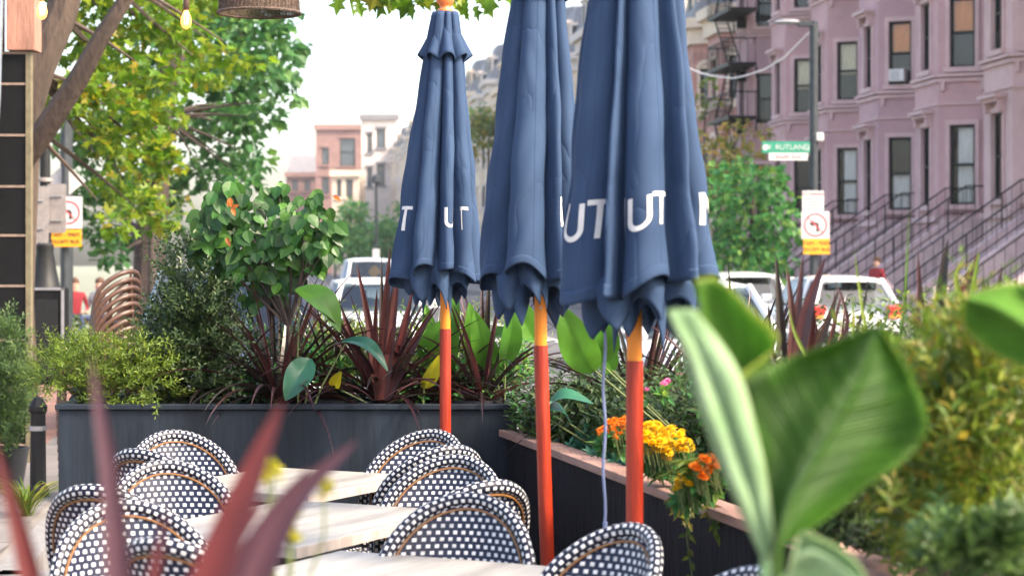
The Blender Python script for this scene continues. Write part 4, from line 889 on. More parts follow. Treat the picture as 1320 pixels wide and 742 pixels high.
# ================================================================= PLANTS IN THE PLANTERS
def plant(name, loc, label, cat='plant', group=None): return empty(name, loc, 0, label, cat, group)
def cordyline(loc, n, L, w, label, m='cord', up=.5, droop=1.2, stem=.1, seed=1, group='dark strap leaved plants in the planters', name='cordyline', narrow=None):
    random.seed(seed); root = plant(name, loc, label, 'plant', group); mb = MB()
    for i in range(n):
        a = rnd(0, 2*PI); t = (i/n); el = R(88-75*t**up) if i else R(88); d = Vector((math.cos(a)*math.cos(el), math.sin(a)*math.cos(el)*.8, math.sin(el)))
        l_ = L*rnd(.75, 1.1)*(.9 if t > .6 else 1); strap(mb, Vector((math.cos(a)*.015, math.sin(a)*.015, stem*rnd(.5, 1))), d, l_, w*rnd(.7, 1.15), droop*rnd(.6, 1.5)*(.4+1.0*t)/max(.4, L), 10)
    mb.build('foliage', m, root); s = MB(); s.tube([(0, 0, -.04), (0, 0, stem)], [.02, .014], 8); s.build('stem', 'barkd', root); return root
zS = .89
# yellow-green conifer over the front edge at left
def spray_bush(loc, label, lst, D, dj, per, L, ls, m, name='conifer', cat='shrub', wr=.3, seed=3, down=.0, nl=12, spread=.8):
    random.seed(seed); root = plant(name, loc, label, cat); b = Vector(loc); mb = MB(); st = MB()
    for (x, y, r) in lst:
        for _ in range(int(per*r*r/100)):
            a = rnd(0, 2*PI); q = math.sqrt(random.random())*r; DD = D+rnd(-dj, dj); p = W(x+q*math.cos(a), y+q*math.sin(a), DD)-b
            d = Vector((math.cos(a)*q/r+rnd(-.5, .5), rnd(-.7, .4), -math.sin(a)*q/r*.5+.55-down+rnd(-.3, .4)))
            sprig(mb, p, d, L*rnd(.6, 1.2), ls, wr, nl, 'kite', spread)
        c = W(x, y, D)-b; st.tube([(0, 0, -.05), c*.5+Vector((0, 0, .02)), c], [.012, .007, .003], 5)
    mb.build('foliage', m, root); st.build('stem', 'barkd', root); return root
def at_soil(px, D, z=zS): return (W(px, 0, D).x, D, z)
spray_bush(at_soil(135, 8.45), 'yellow green feathery conifer spilling over the left end of the back planter', [(70, 470, 22), (100, 462, 24), (130, 480, 30), (165, 470, 28), (190, 490, 26), (150, 500, 28), (105, 490, 22), (205, 505, 18), (60, 485, 14), (175, 450, 16), (215, 475, 14)], 8.38, .16, 11, .11, .030, 'thuja', seed=5, down=.25, nl=14)
# dark small-leaved shrub
spray_bush(at_soil(225, 8.5), 'dark small leaved evergreen shrub with loose upright twigs in the back planter', [(240, 350, 22), (250, 385, 30), (225, 425, 32), (260, 430, 36), (235, 470, 42), (285, 470, 22), (205, 475, 24), (232, 330, 12), (270, 400, 26), (250, 500, 34), (290, 440, 16)], 8.55, .20, 11, .15, .031, 'privet', 'evergreen_shrub', wr=.55, seed=6, nl=13)
# round-leaved shrub on a stem
random.seed(8); loc = at_soil(368, 8.5); rt = plant('round_leaved_shrub', loc, 'tall shrub with glossy round leaves, a few red, in the back planter', 'shrub'); b = Vector(loc)
cl8 = [(300, 265, 40), (345, 280, 42), (390, 285, 40), (330, 320, 38), (285, 300, 34), (415, 290, 24), (360, 240, 14), (395, 330, 28), (350, 350, 30), (310, 345, 22), (290, 240, 14), (268, 285, 20), (420, 320, 16), (330, 375, 16), (265, 320, 14), (405, 258, 14), (295, 232, 9), (370, 310, 34)]
fol = MB(); red = MB(); stm = MB()
for (x, y, r) in cl8:
    c = W(x, y, 8.5+rnd(-.1, .1))-b
    for _ in range(int(r*r*.038)+3):
        v = rvec(); v = Vector((v.x, v.y*.8, v.z))*r*8.5/FP; p = c+v; d = Vector((v.x*2+rnd(-.2, .2), v.y*2-.05, -.16+rnd(-.15, .05))); s_ = rnd(.034, .088)
        leaf(fol, p, d, Vector((rnd(-.4, .4), -.9, rnd(.1, 1.0))), s_, s_*.78, 'ovate', .16)
    stm.tube([W(372, 420, 8.5)-b, (W(372, 420, 8.5)-b+c)/2+Vector((rnd(-.03, .03), 0, .02)), c], [.008, .005, .002], 5)
for (x, y) in ((297, 255), (299, 268), (292, 306), (430, 252)):
    p = W(x, y, 8.32)-b
    for _ in range(2): leaf(red, p, Vector((rnd(-.5, .5), -.2, rnd(-1, .3))), Vector((rnd(-.3, .3), -1, .3)), .042, .02, 'ovate', .3)
fol.build('foliage', 'camellia', rt); red.build('red_foliage', 'redleaf', rt)
stm.tube([(0, 0, -.05), (.005, 0, .12), W(372, 420, 8.5)-b], [.013, .012, .010], 8); stm.build('stem', 'barkd', rt)
cordyline(at_soil(360, 8.5), 74, .67, .026, 'dark strap leaved plant arching at the foot of the round leaved shrub', up=.62, droop=0.81, seed=12)
cordyline(at_soil(492, 8.5), 78, .63, .026, 'dark arching strap leaved plant left of the smallest umbrella pole', up=.55, droop=0.68, seed=13)
# stiff red-brown upper leaves of that plant
rt = plant('cordyline', at_soil(497, 8.45), 'stiff upright burgundy leaves rising left of the smallest umbrella', 'plant', 'dark strap leaved plants in the planters'); b = rt.location.copy(); mb = MB()
for pts, w in (([(488, 515), (478, 430), (460, 340)], 13), ([(492, 515), (496, 420), (503, 318)], 15), ([(495, 515), (505, 430), (516, 325)], 13), ([(497, 515), (520, 430), (532, 372)], 11), ([(490, 515), (484, 440), (486, 372)], 10), ([(498, 515), (535, 440), (560, 395)], 13), ([(485, 515), (455, 440), (440, 395)], 12)):
    blade_px(mb, [(x, y) for x, y in pts], w, 8.4+rnd(-.1, .1), .3)
mb.v = [tuple(Vector(v)-b) for v in mb.v]; mb.build('foliage', leaf_mat('burgundy_upright', [(.050, .013, .016), (.095, .020, .020), (.030, .010, .013)], .35, .35, .5), rt)
cordyline(at_soil(622, 8.52), 68, .60, .026, 'dark strap leaved plant right of the smallest umbrella pole', up=.6, droop=0.62, seed=14)
cordyline(at_soil(560, 8.55), 18, .5, .024, 'sparse strap leaved plant behind the smallest umbrella pole', up=.5, droop=0.74, seed=15)
cordyline(RPW(.45, .45, .82), 81, .65, .028, 'large dark strap leaved plant at the far end of the right planter', up=.62, droop=1.2, seed=16)
cordyline(RPW(1.15, .62, .82), 78, .63, .028, 'dark strap leaved plant between the middle and nearest poles', up=.6, droop=1.1, seed=17)
cordyline(RPW(2.0, .62, .82), 57, .59, .030, 'dark strap leaved plant behind the yellow flowers', up=.5, droop=.9, seed=18)
# broad leaves
def broad(label, D, lst, m='canna', group='broad leaved green plants in the planters', px=None, z=.86, name='canna_plant', base=None):
    if px is None: px = sum(l[0][0] for l in lst)/len(lst)
    loc = base if base is not None else at_soil(px, D, z); rt = plant(name, loc, label, 'plant', group); b = Vector(loc); mb = MB(); st = MB()
    for (bx, by), (tx, ty), w, nrm, bend in lst:
        d1 = rnd(-.05, .05); p0 = W(bx, by, D+d1)-b; p1 = W(tx, ty, D+d1-.08)-b; paddle(mb, p0, p1, w*D/FP, Vector(nrm), bend, .16, 14, 0, .02); st.tube([(0, 0, -.02), p0*.5, p0+(p1-p0)*.08], [.006, .004, .003], 6)
    mb.build('foliage', m, rt, smooth=True, sharp=0); st.build('stem', 'stem', rt, smooth=True)
    return rt
random.seed(21)
broad('broad green leaf folding down beside the round leaved shrub', 8.3, [((382, 372), (438, 428), 42, (.3, -.7, .8), .2)], px=385)
broad('round green leaf low at the rim of the back planter, below the shrub', 8.25, [((400, 462), (368, 516), 36, (.1, -.9, .4), .1), ((440, 440), (500, 478), 22, (0, -.6, 1), .25)], 'bluegreen', px=390)
broad('tall green leaves behind the smallest umbrella pole', 8.6, [((560, 500), (548, 392), 30, (.2, -1, .2), .08), ((575, 500), (590, 375), 34, (-.3, -1, .1), .1), ((545, 470), (575, 410), 30, (0, -1, .5), .1), ((610, 480), (605, 390), 28, (.3, -1, .2), .06)])
broad('broad green leaves between the small and middle poles', 8.5, [((640, 480), (612, 400), 34, (-.3, -1, .2), .1), ((650, 470), (660, 392), 30, (.4, -1, .3), .1), ((625, 450), (665, 430), 30, (0, -.7, 1), .2), ((690, 440), (640, 370), 36, (0, -1, .5), .1)])
broad('bright broad leaves just under the nearest umbrella', 6.7, [((765, 480), (722, 392), 48, (-.3, -1, .3), .1), ((770, 470), (778, 400), 44, (.3, -1, .2), .1), ((790, 480), (760, 425), 30, (0, -1, .4), .1)], base=RPW(1.7, .4, .82))
broad('low blue green leaf resting beside the middle pole', 7.3, [((700, 540), (765, 520), 30, (0, -.5, 1), .3), ((735, 545), (690, 528), 26, (0, -.6, 1), .2)], 'bluegreen', base=RPW(.9, .25, .82))
broad('small yellowed leaf low between the planter plants', 8.35, [((545, 500), (568, 455), 20, (.4, -1, .2), .1), ((430, 500), (440, 478), 16, (0, -1, .2), .1)], 'cannay', px=545)
# low mixed greens filling the back planter
spray_bush(at_soil(450, 8.6), 'low blue green filler foliage along the middle of the back planter', [(300, 500, 20), (340, 500, 22), (410, 495, 20), (450, 500, 18), (540, 500, 20), (590, 495, 20), (640, 495, 22), (425, 470, 14), (655, 470, 20)], 8.62, .12, 9, .12, .05, 'green', 'ground_cover_plant', 'plant', .4, 9, nl=8)
spray_bush(at_soil(560, 8.72), 'mixed green and yellow filler leaves at the back of the planter, right half', [(400, 455, 20), (430, 440, 18), (460, 455, 22), (500, 460, 24), (540, 455, 24), (575, 460, 22), (610, 450, 24), (645, 455, 22), (480, 480, 26), (560, 485, 26), (640, 485, 24), (420, 480, 22), (600, 425, 12), (545, 425, 10)], 8.74, .08, 5, .16, .055, 'grass', 'ground_cover_plant', 'plant', .22, 10, nl=8)
spray_bush(at_soil(330, 8.72), 'loose dark green filler leaves at the back of the planter under the round leaved shrub', [(320, 440, 18), (350, 450, 22), (310, 470, 24), (380, 450, 18), (345, 480, 24), (395, 470, 20)], 8.76, .06, 4.5, .14, .045, 'camellia', 'ground_cover_plant', 'plant', .35, 17, nl=8)
# right planter: mixed foliage, seen from above its edge
def bed(label, s0, s1, w0, w1, n, L, ls, m, seed, name='bedding_plant', wr=.42, h=.3, cat='plant'):
    random.seed(seed); c = RPW((s0+s1)/2, (w0+w1)/2, .80); rt = plant(name, c, label, cat); mb = MB(); st = MB()
    for _ in range(n):
        p = RPW(rnd(s0, s1), rnd(w0, w1), .80)-c; hh = h*rnd(.4, 1.0); q = p+Vector((rnd(-.06, .06), rnd(-.06, .06), hh)); sprig(mb, p+(q-p)*.2, q-p+rvec()*.06, hh, ls, wr, 12, 'kite', 1.0)
        if _ % 3 == 0: st.tube([p-Vector((0, 0, .02)), q-(q-p)*.2], [.0018, .001], 4)
    mb.build('foliage', m, rt); st.build('stem', 'stem', rt); return rt
bed('dense low green and olive foliage at the far end of the right planter', .1, 1.6, .15, .9, 900, .3, .06, 'privet', 31, h=.36)
bed('mixed green bedding behind the middle pole', 1.4, 2.8, .35, .92, 900, .3, .055, 'green', 32, h=.42)
bed('taller loose green stems beyond the yellow flowers', 2.2, 3.6, .55, .97, 700, .3, .05, 'grass', 33, h=.62)
bed('feathery olive foliage behind the nearest pole', 1.8, 3.2, .5, .95, 700, .3, .05, 'privet', 34, h=.6)
bed('low green bedding along the near cap board', 3.6, 5.6, .12, .9, 900, .3, .05, 'thujad', 36, h=.28)
bed('dense dark leaves in the far corner where the two planters meet', .02, .62, .04, .95, 520, .3, .06, 'privet', 38, h=.30)
bed('fresh green leaves along the far corner of the right planter', .02, .5, .04, .8, 200, .3, .06, 'green', 39, h=.22)
bed('pale variegated leaves near the middle pole', .75, 1.5, .08, .3, 60, .2, .06, 'bluegreen', 37, h=.16, wr=.5)
cordyline(at_soil(285, 8.6), 26, .45, .022, 'dark strap leaved plant low beside the dark evergreen shrub', up=.6, droop=0.81, seed=19)
cordyline(at_soil(430, 8.65), 30, .45, .024, 'dark strap leaved plant between the two arching ones, set back', up=.6, droop=0.74, seed=20)
cordyline(RPW(.9, .8, .82), 36, .60, .026, 'dark strap leaved plant at the street side of the right planter', up=.6, droop=1.1, seed=22)
# flowers
def mums(label, D, lst, m, rad, seed, name='chrysanthemum', per=14, z=None, petal=.016):
    random.seed(seed); loc = base = None; x = sum(l[0] for l in lst)/len(lst); s = (A0.y-D)/(-dl.y); c = Vector((W(x, 0, D).x, D, .80)); rt = plant(name, c, label, 'flowers'); fl = MB(); lf = MB(); st = MB()
    for (px, py, r) in lst:
        for _ in range(int(per*r*r/100)+1):
            a = rnd(0, 2*PI); q = math.sqrt(random.random())*r; p = W(px+q*math.cos(a), py+q*math.sin(a)*.8, D+rnd(-.12, .12))-c; hd = rad*rnd(.7, 1.2); nn = Vector((rnd(-.5, .5), rnd(-.8, .1), 1)).normalized()
            x_ = nn.cross(Vector((0, 1, .1))).normalized(); y_ = nn.cross(x_)
            for ring, (k, el, ll) in enumerate(((11, .15, 1.0), (9, .55, .85), (6, 1.0, .6))):
                for j in range(k):
                    t = 2*PI*j/k+ring*.3; d = (x_*math.cos(t)+y_*math.sin(t))*math.cos(el)+nn*math.sin(el); leaf(fl, p+nn*ring*hd*.12, d, nn, hd*ll, hd*.42, 'kite', .2)
            st.tube([p+nr*.015+Vector((0, 0, -.07)), p], [.0012, .001], 4)
        for _ in range(int(r*r*.45)):
            v = rvec()*r*D/FP; p = W(px, py+r*.5, D)-c+v+Vector((0, 0, -.03)); leaf(lf, p, rvec(), Vector((0, 0, 1))+rvec()*.6, rnd(.035, .06), .024, 'kite')
    fl.build('blossom', m, rt); lf.build('foliage', 'green', rt); st.build('stem', 'stem', rt); return rt
mums('golden yellow chrysanthemums behind the nearest umbrella pole', 6.05, [(840, 558, 16), (865, 565, 18), (835, 575, 14), (882, 575, 10), (855, 580, 16), (828, 562, 10)], 'yellowf', .018, 41, per=17)
mums('orange chrysanthemums left of the nearest pole', 6.45, [(790, 548, 9), (778, 556, 8), (796, 560, 7), (805, 545, 8)], 'orangef', .016, 42, per=14)
mums('orange and yellow flowers spilling at the cap board beside the big blurred leaf', 5.35, [(912, 592, 9), (900, 604, 9), (922, 602, 9), (908, 612, 7)], 'orangef', .017, 43, per=15)
mums('small yellow blossoms low on the cap board by the big leaf', 5.45, [(885, 620, 12), (900, 612, 10), (875, 628, 6)], 'yellowf', .015, 44, per=14)
for i, (x, y, D, lb) in enumerate(((1055, 680, 4.3, 'tiny pink blossoms low beside the big blurred leaf'), (1272, 687, 3.3, 'pink blossoms at the lower right among green leaves'), (855, 495, 6.4, 'pink and lilac blossoms above the yellow flowers'))):
    mums(lb, D, [(x, y, 7), (x+22, y-14, 3), (x-20, y+5, 3)], 'pinkf', .016, 50+i, 'pink_flower', 10)
# nursery pots in the right planter
for (D, r, lb) in ((RPW(.85, .20, .905), .085, 'black nursery pot with domed rim beside the middle pole'), (RPW(2.15, .30, .90), .15, 'wide black nursery pot sunk in the right planter by the nearest pole'), (Vector((-.16, 8.46, .975)), .11, 'black nursery pot standing in the right end of the back planter'), (Vector((-.75, 8.5, .975)), .11, 'black nursery pot in the middle of the back planter')):
    p = D; mb = MB(); mb.lathe([(r*.85, -.12), (r*.98, -.03), (r*1.06, -.028), (r*1.08, 0), (r, .0), (r*.96, -.025), (r*.9, -.04)], seg=28); o = mb.build('nursery_pot', 'pot', None, smooth=True, loc=p); tag(o, lb, 'pot', 'nursery pots in the planters')
# trailing vine over the cap
random.seed(60); c = RPW(2.85, .1, .87); c.z = .86; vn = plant('trailing_vine', c, 'wilting yellow green vine trailing down the front of the right planter', 'vine'); mb = MB(); st = MB()
for (x0, y0, pts) in ((0, 0, [(893, 625), (890, 650), (885, 690), (893, 745)]), (0, 0, [(905, 625), (915, 655), (925, 690)]), (0, 0, [(880, 622), (872, 640), (880, 662)])):
    D = 5.62; P_ = [W(x, y, D-.06)-c for x, y in pts]; st.tube([P_[0]+Vector((.04, .1, .03))]+P_, .0025, 4)
    for i in range(26):
        t = rnd(0, len(P_)-1.01); k = int(t); p = P_[k].lerp(P_[k+1], t-k); leaf(mb, p, Vector((rnd(-1, 1), -.4, rnd(-1, .2))), Vector((0, -1, .4)), rnd(.025, .05), .014, 'kite')
mb.build('foliage', 'gold', vn); st.build('stem', 'stem', vn)
random.seed(61); c = RPW(2.95, .2, .80); sp = plant('bedding_plant', c, 'tuft of narrow green leaves drooping over the cap board beside the orange flowers', 'plant'); mb = MB()
for i in range(70):
    a = rnd(0, 2*PI); strap(mb, W(rnd(895, 935), rnd(600, 625), 5.4)-c, Vector((math.cos(a), -abs(math.sin(a)), .5)), rnd(.07, .13), .018, 6, 5)
mb.build('foliage', 'grass', sp)
# spiky tops on the right, in the far part of the right planter
def spikes(label, D, lst, m, base, grp='purple spiky plants over the right planter', name='cordyline'):
    rt = plant(name, base, label, 'plant', grp); b = Vector(base); mb = MB()
    for pts, w in lst: blade_px(mb, pts, w, D+rnd(-.12, .12), .3, seg=9)
    mb.v = [tuple(Vector(v)-b) for v in mb.v]; mb.build('foliage', m, rt); st = MB(); st.tube([(0, 0, -.1), (0, 0, .35)], [.02, .012], 6); st.build('stem', 'barkd', rt); return rt
random.seed(71)
spikes('upright purple blades in front of the white hatchback', 5.0, [([(1010, 480), (1005, 400), (1000, 325)], 14), ([(1018, 480), (1022, 420), (1014, 342)], 14), ([(1025, 480), (1040, 400), (1064, 332)], 20), ([(1015, 480), (1028, 400), (1035, 330)], 13), ([(1030, 480), (1060, 430), (1082, 370)], 14), ([(1060, 480), (1070, 440), (1086, 372)], 9), ([(1060, 470), (1092, 420), (1076, 360)], 8), ([(990, 480), (992, 430), (990, 388)], 9),
   ([(1035, 480), (1045, 430), (1048, 380)], 16), ([(1100, 440), (1112, 400), (1120, 355)], 5), ([(1005, 480), (985, 430), (972, 395)], 9)], 'cord', RPW(3.5, .8, .5))
spikes('tall purple blades at the upper right, behind the right shrub', 4.6, [([(1215, 440), (1212, 380), (1222, 308)], 20), ([(1225, 440), (1240, 380), (1262, 325)], 20), ([(1205, 440), (1190, 400), (1185, 335)], 7), ([(1235, 440), (1262, 400), (1268, 355)], 10), ([(1240, 440), (1280, 390), (1292, 340)], 9), ([(1250, 440), (1300, 390), (1312, 352)], 8), ([(1184, 450), (1184, 380), (1183, 318)], 6)], 'cord', RPW(3.9, 1.35, .5))
spikes('narrow green grass blades rising before the stoops', 4.6, [([(1130, 480), (1115, 420), (1101, 322)], 6), ([(1150, 480), (1165, 400), (1172, 268)], 5), ([(1250, 420), (1232, 360), (1245, 330)], 8), ([(1240, 440), (1256, 360), (1262, 322)], 7), ([(1095, 470), (1100, 420), (1098, 380)], 5), ([(1120, 480), (1140, 420), (1150, 370)], 4), ([(1045, 470), (1025, 430), (1016, 395)], 5)], 'grass', RPW(3.9, 1.1, .5), 'tall grass blades', 'ornamental_grass')
# soft foliage right foreground, nearer planter end, olive gold
def px_sprigs(name, label, D, dj, lst, per, L, ls, m, seed, base, wr=.3, cat='shrub', up=.5, nl=14, stems=()):
    random.seed(seed); rt = plant(name, base, label, cat); b = Vector(base); mb = MB(); st = MB()
    for (x, y, r) in lst:
        for _ in range(int(per*r*r/100)+1):
            a = rnd(0, 2*PI); q = math.sqrt(random.random())*r; p = W(x+q*math.cos(a), y+q*math.sin(a), D+rnd(-dj, dj))-b; sprig(mb, p, Vector((rnd(-.7, .7), rnd(-.6, .4), up+rnd(-.3, .6))), L*rnd(.6, 1.3), ls, wr, nl, 'kite', .8)
    for pts in stems: st.tube([W(x, y, D)-b for x, y in pts], [.010]+[.006]*(len(pts)-2)+[.003], 6)
    mb.build('foliage', m, rt); st.build('stem', 'bark', rt); return rt
px_sprigs('conifer', 'tall loose olive gold conifer filling the right edge in front', 3.5, .28, [(1260, 480, 40), (1160, 700, 40), (1235, 465, 24), (1225, 490, 40), (1200, 500, 34), (1245, 520, 45), (1290, 500, 45), (1310, 560, 45), (1210, 560, 40), (1260, 590, 50), (1180, 600, 40), (1230, 640, 50), (1290, 640, 50), (1150, 640, 34), (1310, 480, 30), (1215, 450, 12), (1300, 700, 40), (1250, 700, 40), (1180, 540, 24)], 1.9, .15, .040, 'gold', 81, (W(1240, 0, 3.5).x, 3.5, .5), wr=.32, stems=(([(1240, 900), (1215, 700), (1200, 560), (1225, 440)]), ([(1260, 900), (1270, 650), (1290, 500)]), ([(1230, 900), (1180, 700), (1150, 620)])))
px_sprigs('bedding_plant', 'dark green leafy bedding beneath the big blurred leaf', 4.3, .3, [(1060, 660, 34), (1110, 640, 34), (1140, 690, 40), (1085, 690, 24), (1090, 610, 24), (1190, 700, 36), (1120, 600, 24), (1050, 630, 18)], 3.0, .10, .05, 'privet', 82, (W(1110, 0, 4.3).x, 4.3, .7), wr=.35, cat='plant')
px_sprigs('bedding_plant', 'bright green leaves at the lower right corner', 3.0, .2, [(1240, 730, 34), (1290, 725, 34), (1200, 740, 20), (1310, 700, 20)], 1.6, .08, .045, 'thujad', 83, (W(1260, 0, 3.0).x, 3.0, .6), wr=.45, cat='plant')
px_sprigs('bedding_plant', 'olive foliage behind the big blurred leaf, above the cap board', 5.0, .4, [(950, 560, 30), (930, 520, 30), (960, 600, 26), (1000, 560, 30), (900, 500, 24), (1000, 500, 26), (1080, 540, 34), (1130, 500, 34), (1150, 560, 30), (1160, 460, 16)], 2.6, .12, .035, 'privet', 84, (W(1000, 0, 5.0).x, 5.0, .8), cat='plant')
# ---- blurred foreground leaves
def leaf_patch(mb, mid, left, right, D, seg=22, cols=5, cup=.03, dm=0, dl_=0, dr=0, mi=0):
    def cr(Pn, t):
        n = len(Pn)-1; k = min(int(t*n), n-1); u = t*n-k; p0 = Pn[max(0, k-1)]; p1 = Pn[k]; p2 = Pn[k+1]; p3 = Pn[min(n, k+2)]
        return [.5*((2*p1[j])+(-p0[j]+p2[j])*u+(2*p0[j]-5*p1[j]+4*p2[j]-p3[j])*u*u+(-p0[j]+3*p1[j]-3*p2[j]+p3[j])*u**3) for j in (0, 1)]
    rows = []
    for i in range(seg+1):
        t = i/seg; m_ = cr(mid, t); l_ = cr(left, t); r_ = cr(right, t); row = []; wv = math.sin(PI*t)
        for side, e, dd in ((-1, l_, dl_), (1, r_, dr)):
            pts = []
            for c in range(cols+1):
                u = c/cols; x = m_[0]+(e[0]-m_[0])*u; y = m_[1]+(e[1]-m_[1])*u; pts.append(W(x, y, D+dm*t+dd*u*wv+cup*math.sin(PI*u)*wv+.004*math.sin(22*t+side*2)*u))
            row += pts[::-1] if side < 0 else pts[1:]
        rows.append(row)
    nc = len(rows[0]); mb.grid(rows, mi, uvf=lambda i, k: (abs(2*k/(nc-1)-1)*(1 if k*2 > nc-1 else -1), i/seg))
def gleaf_mat(name, c, c2, tr=.4):
    m, nt, N, L, b = new_mat(name); tc = N.new('ShaderNodeTexCoord'); w = N.new('ShaderNodeTexWave'); w.inputs['Scale'].default_value = 9; w.inputs['Distortion'].default_value = 1.5; w.bands_direction = 'DIAGONAL'
    L.new(tc.outputs['Object'], w.inputs['Vector']); r = N.new('ShaderNodeValToRGB'); r.color_ramp.elements[0].color = rgb(c); r.color_ramp.elements[1].color = rgb(c2); L.new(w.outputs['Fac'], r.inputs['Fac']); L.new(r.outputs['Color'], b.inputs['Base Color'])
    b.inputs['Roughness'].default_value = .32; t = N.new('ShaderNodeBsdfTranslucent'); L.new(r.outputs['Color'], t.inputs['Color']); ms = N.new('ShaderNodeMixShader'); ms.inputs['Fac'].default_value = tr
    L.new(b.outputs['BSDF'], ms.inputs[1]); L.new(t.outputs['BSDF'], ms.inputs[2]); L.new(ms.outputs[0], N['Material Output'].inputs['Surface']); M[name] = m; return m
gleaf_mat('big_leaf', (.045, .155, .012), (.07, .20, .018)); gleaf_mat('big_leaf_bright', (.13, .32, .04), (.20, .42, .07), .5); gleaf_mat('leaf_midrib', (.045, .11, .02), (.06, .13, .03), .2); gleaf_mat('leaf_under', (.45, .66, .42), (.62, .8, .58), .3); gleaf_mat('leaf_tip', (.5, .28, .04), (.3, .3, .03), .5)
M['big_leaf'] = vein_mat('big_leaf_veined', (.030, .115, .010), (.085, .23, .022), (.11, .25, .03), .45, 22); M['big_leaf_bright'] = vein_mat('bright_leaf_veined', (.10, .27, .035), (.22, .45, .08), (.34, .44, .08), .5, 22); M['leaf_under'] = vein_mat('pale_leaf_veined', (.26, .46, .22), (.50, .68, .44), (.45, .6, .3), .35, 26, .45)
fg = plant('canna_plant', (W(1005, 0, 2.05).x, 2.05, .9), 'very large blurred green leaves close to the camera at right of centre', 'plant'); b = fg.location.copy()
mb = MB(); leaf_patch(mb, [(1003, 705), (1020, 640), (1065, 560), (1108, 480), (1132, 420)], [(1002, 700), (985, 640), (968, 570), (953, 500), (1000, 468), (1060, 446), (1130, 418)], [(1004, 706), (1060, 672), (1120, 625), (1170, 590), (1197, 545), (1172, 480), (1134, 420)], 2.05, cup=.02, dl_=.05, dr=.04)
mb.v = [tuple(Vector(v)-b) for v in mb.v]; lf1 = mb.build('leaf', 'big_leaf', fg, smooth=True, thick=.0015, sharp=0)
mb = MB(); mb.tube([W(x, y, D)-b for x, y, D in ((1000, 800, 2.06), (1002, 705, 2.045), (1020, 640, 2.04), (1065, 560, 2.04), (1108, 480, 2.04), (1130, 425, 2.045))], [.007, .0055, .0035, .0025, .0015, .0006], 8); mb.build('midrib', 'leaf_midrib', lf1, smooth=True)
mb = MB(); leaf_patch(mb, [(992, 720), (972, 640), (950, 560), (930, 470), (905, 400)], [(986, 722), (955, 650), (925, 570), (895, 470), (868, 398)], [(998, 715), (990, 640), (965, 560), (952, 490), (1004, 440), (965, 395), (925, 358), (893, 362)], 2.12, cup=.03, dl_=.06, dr=-.02)
mb.v = [tuple(Vector(v)-b) for v in mb.v]; lf2 = mb.build('leaf', 'big_leaf_bright', fg, smooth=True, thick=.0015, sharp=0)
mb = MB(); leaf_patch(mb, [(992, 722), (970, 640), (940, 550), (905, 460), (872, 398)], [(984, 722), (950, 650), (912, 560), (885, 470), (860, 400)], [(997, 715), (992, 640), (974, 550), (948, 470), (895, 398)], 2.06, cup=-.012)
mb.v = [tuple(Vector(v)-b) for v in mb.v]; mb.build('rolled_edge', 'leaf_under', lf2, smooth=True, thick=.0015, sharp=0)
mb = MB(); mb.tube([W(x, y, 2.10)-b for x, y in ((995, 860), (993, 760), (990, 715), (972, 640))], [.012, .011, .008, .003], 8); mb.build('stem', 'leaf_under', fg, smooth=True)
mb = MB(); leaf_patch(mb, [(1010, 770), (1030, 720), (1060, 715), (1100, 745), (1130, 790)], [(1008, 770), (1005, 745), (1012, 770), (1040, 800), (1125, 800)], [(1012, 770), (1030, 690), (1060, 695), (1105, 725), (1135, 790)], 2.0, cup=.02)
mb.v = [tuple(Vector(v)-b) for v in mb.v]; mb.build('leaf', 'leaf_under', fg, smooth=True, thick=.0015, sharp=0)
fg2 = plant('canna_plant', (W(1330, 0, 2.4).x, 2.4, .9), 'blurred green leaf reaching in from the right edge', 'plant'); b = fg2.location.copy(); mb = MB()
leaf_patch(mb, [(1400, 520), (1340, 440), (1290, 400), (1245, 385)], [(1398, 530), (1330, 480), (1270, 450), (1243, 420), (1244, 387)], [(1402, 515), (1350, 400), (1320, 365), (1270, 372), (1246, 384)], 2.4, cup=.02, dl_=.03, dr=.04)
mb.v = [tuple(Vector(v)-b) for v in mb.v]; mb.build('leaf', 'big_leaf_bright', fg2, smooth=True, thick=.0015, sharp=0)
mb = MB(); mb.tube([W(1400, 520, 2.4)-b, W(1420, 700, 2.4)-b, W(1425, 900, 2.4)-b], [.006, .009, .012], 8); mb.build('stem', 'stem', fg2, smooth=True)
fg3 = plant('cordyline', (W(240, 0, 1.7).x, 1.7, .75), 'blurred red and purple sword leaves close to the camera at lower left', 'plant'); b = fg3.location.copy()
for m_, L_ in (('cordpur', [([(160, 830), (146, 640), (117, 458)], 38, 1.7), ([(300, 830), (370, 660), (462, 566)], 42, 1.85), ([(195, 830), (202, 730), (217, 650)], 22, 1.75), ([(290, 830), (330, 700), (400, 600)], 36, 1.9)]), ('cordred', [([(240, 830), (305, 660), (365, 516)], 56, 1.6), ([(60, 830), (28, 690), (-8, 565)], 34, 1.7), ([(255, 830), (290, 720), (345, 640)], 30, 1.75), ([(190, 830), (200, 740), (210, 690)], 20, 1.5)])):
    mb = MB()
    for pts, w, D in L_: blade_px(mb, pts, w, D, .2, seg=14, taper=2.0, basew=.8)
    mb.v = [tuple(Vector(v)-b) for v in mb.v]; mb.build('foliage', m_, fg3, smooth=True, sharp=0)
fg4 = plant('flower_sprig', (W(350, 0, 2.2).x, 2.2, .8), 'blurred yellow green sprig among the red foreground leaves', 'plant'); b = fg4.location.copy(); mb = MB(); st = MB(); random.seed(90)
for (x, y, r) in ((352, 612, 10), (372, 668, 12), (346, 600, 7), (376, 690, 7), (418, 628, 7)):
    for _ in range(26): leaf(mb, W(x, y, 2.2)-b+rvec()*r*2.2/FP, rvec(), rvec(), .012, .007, 'kite')
    st.tube([W(360, 860, 2.2)-b, W(x, y+60, 2.2)-b, W(x, y, 2.2)-b], .0015, 4)
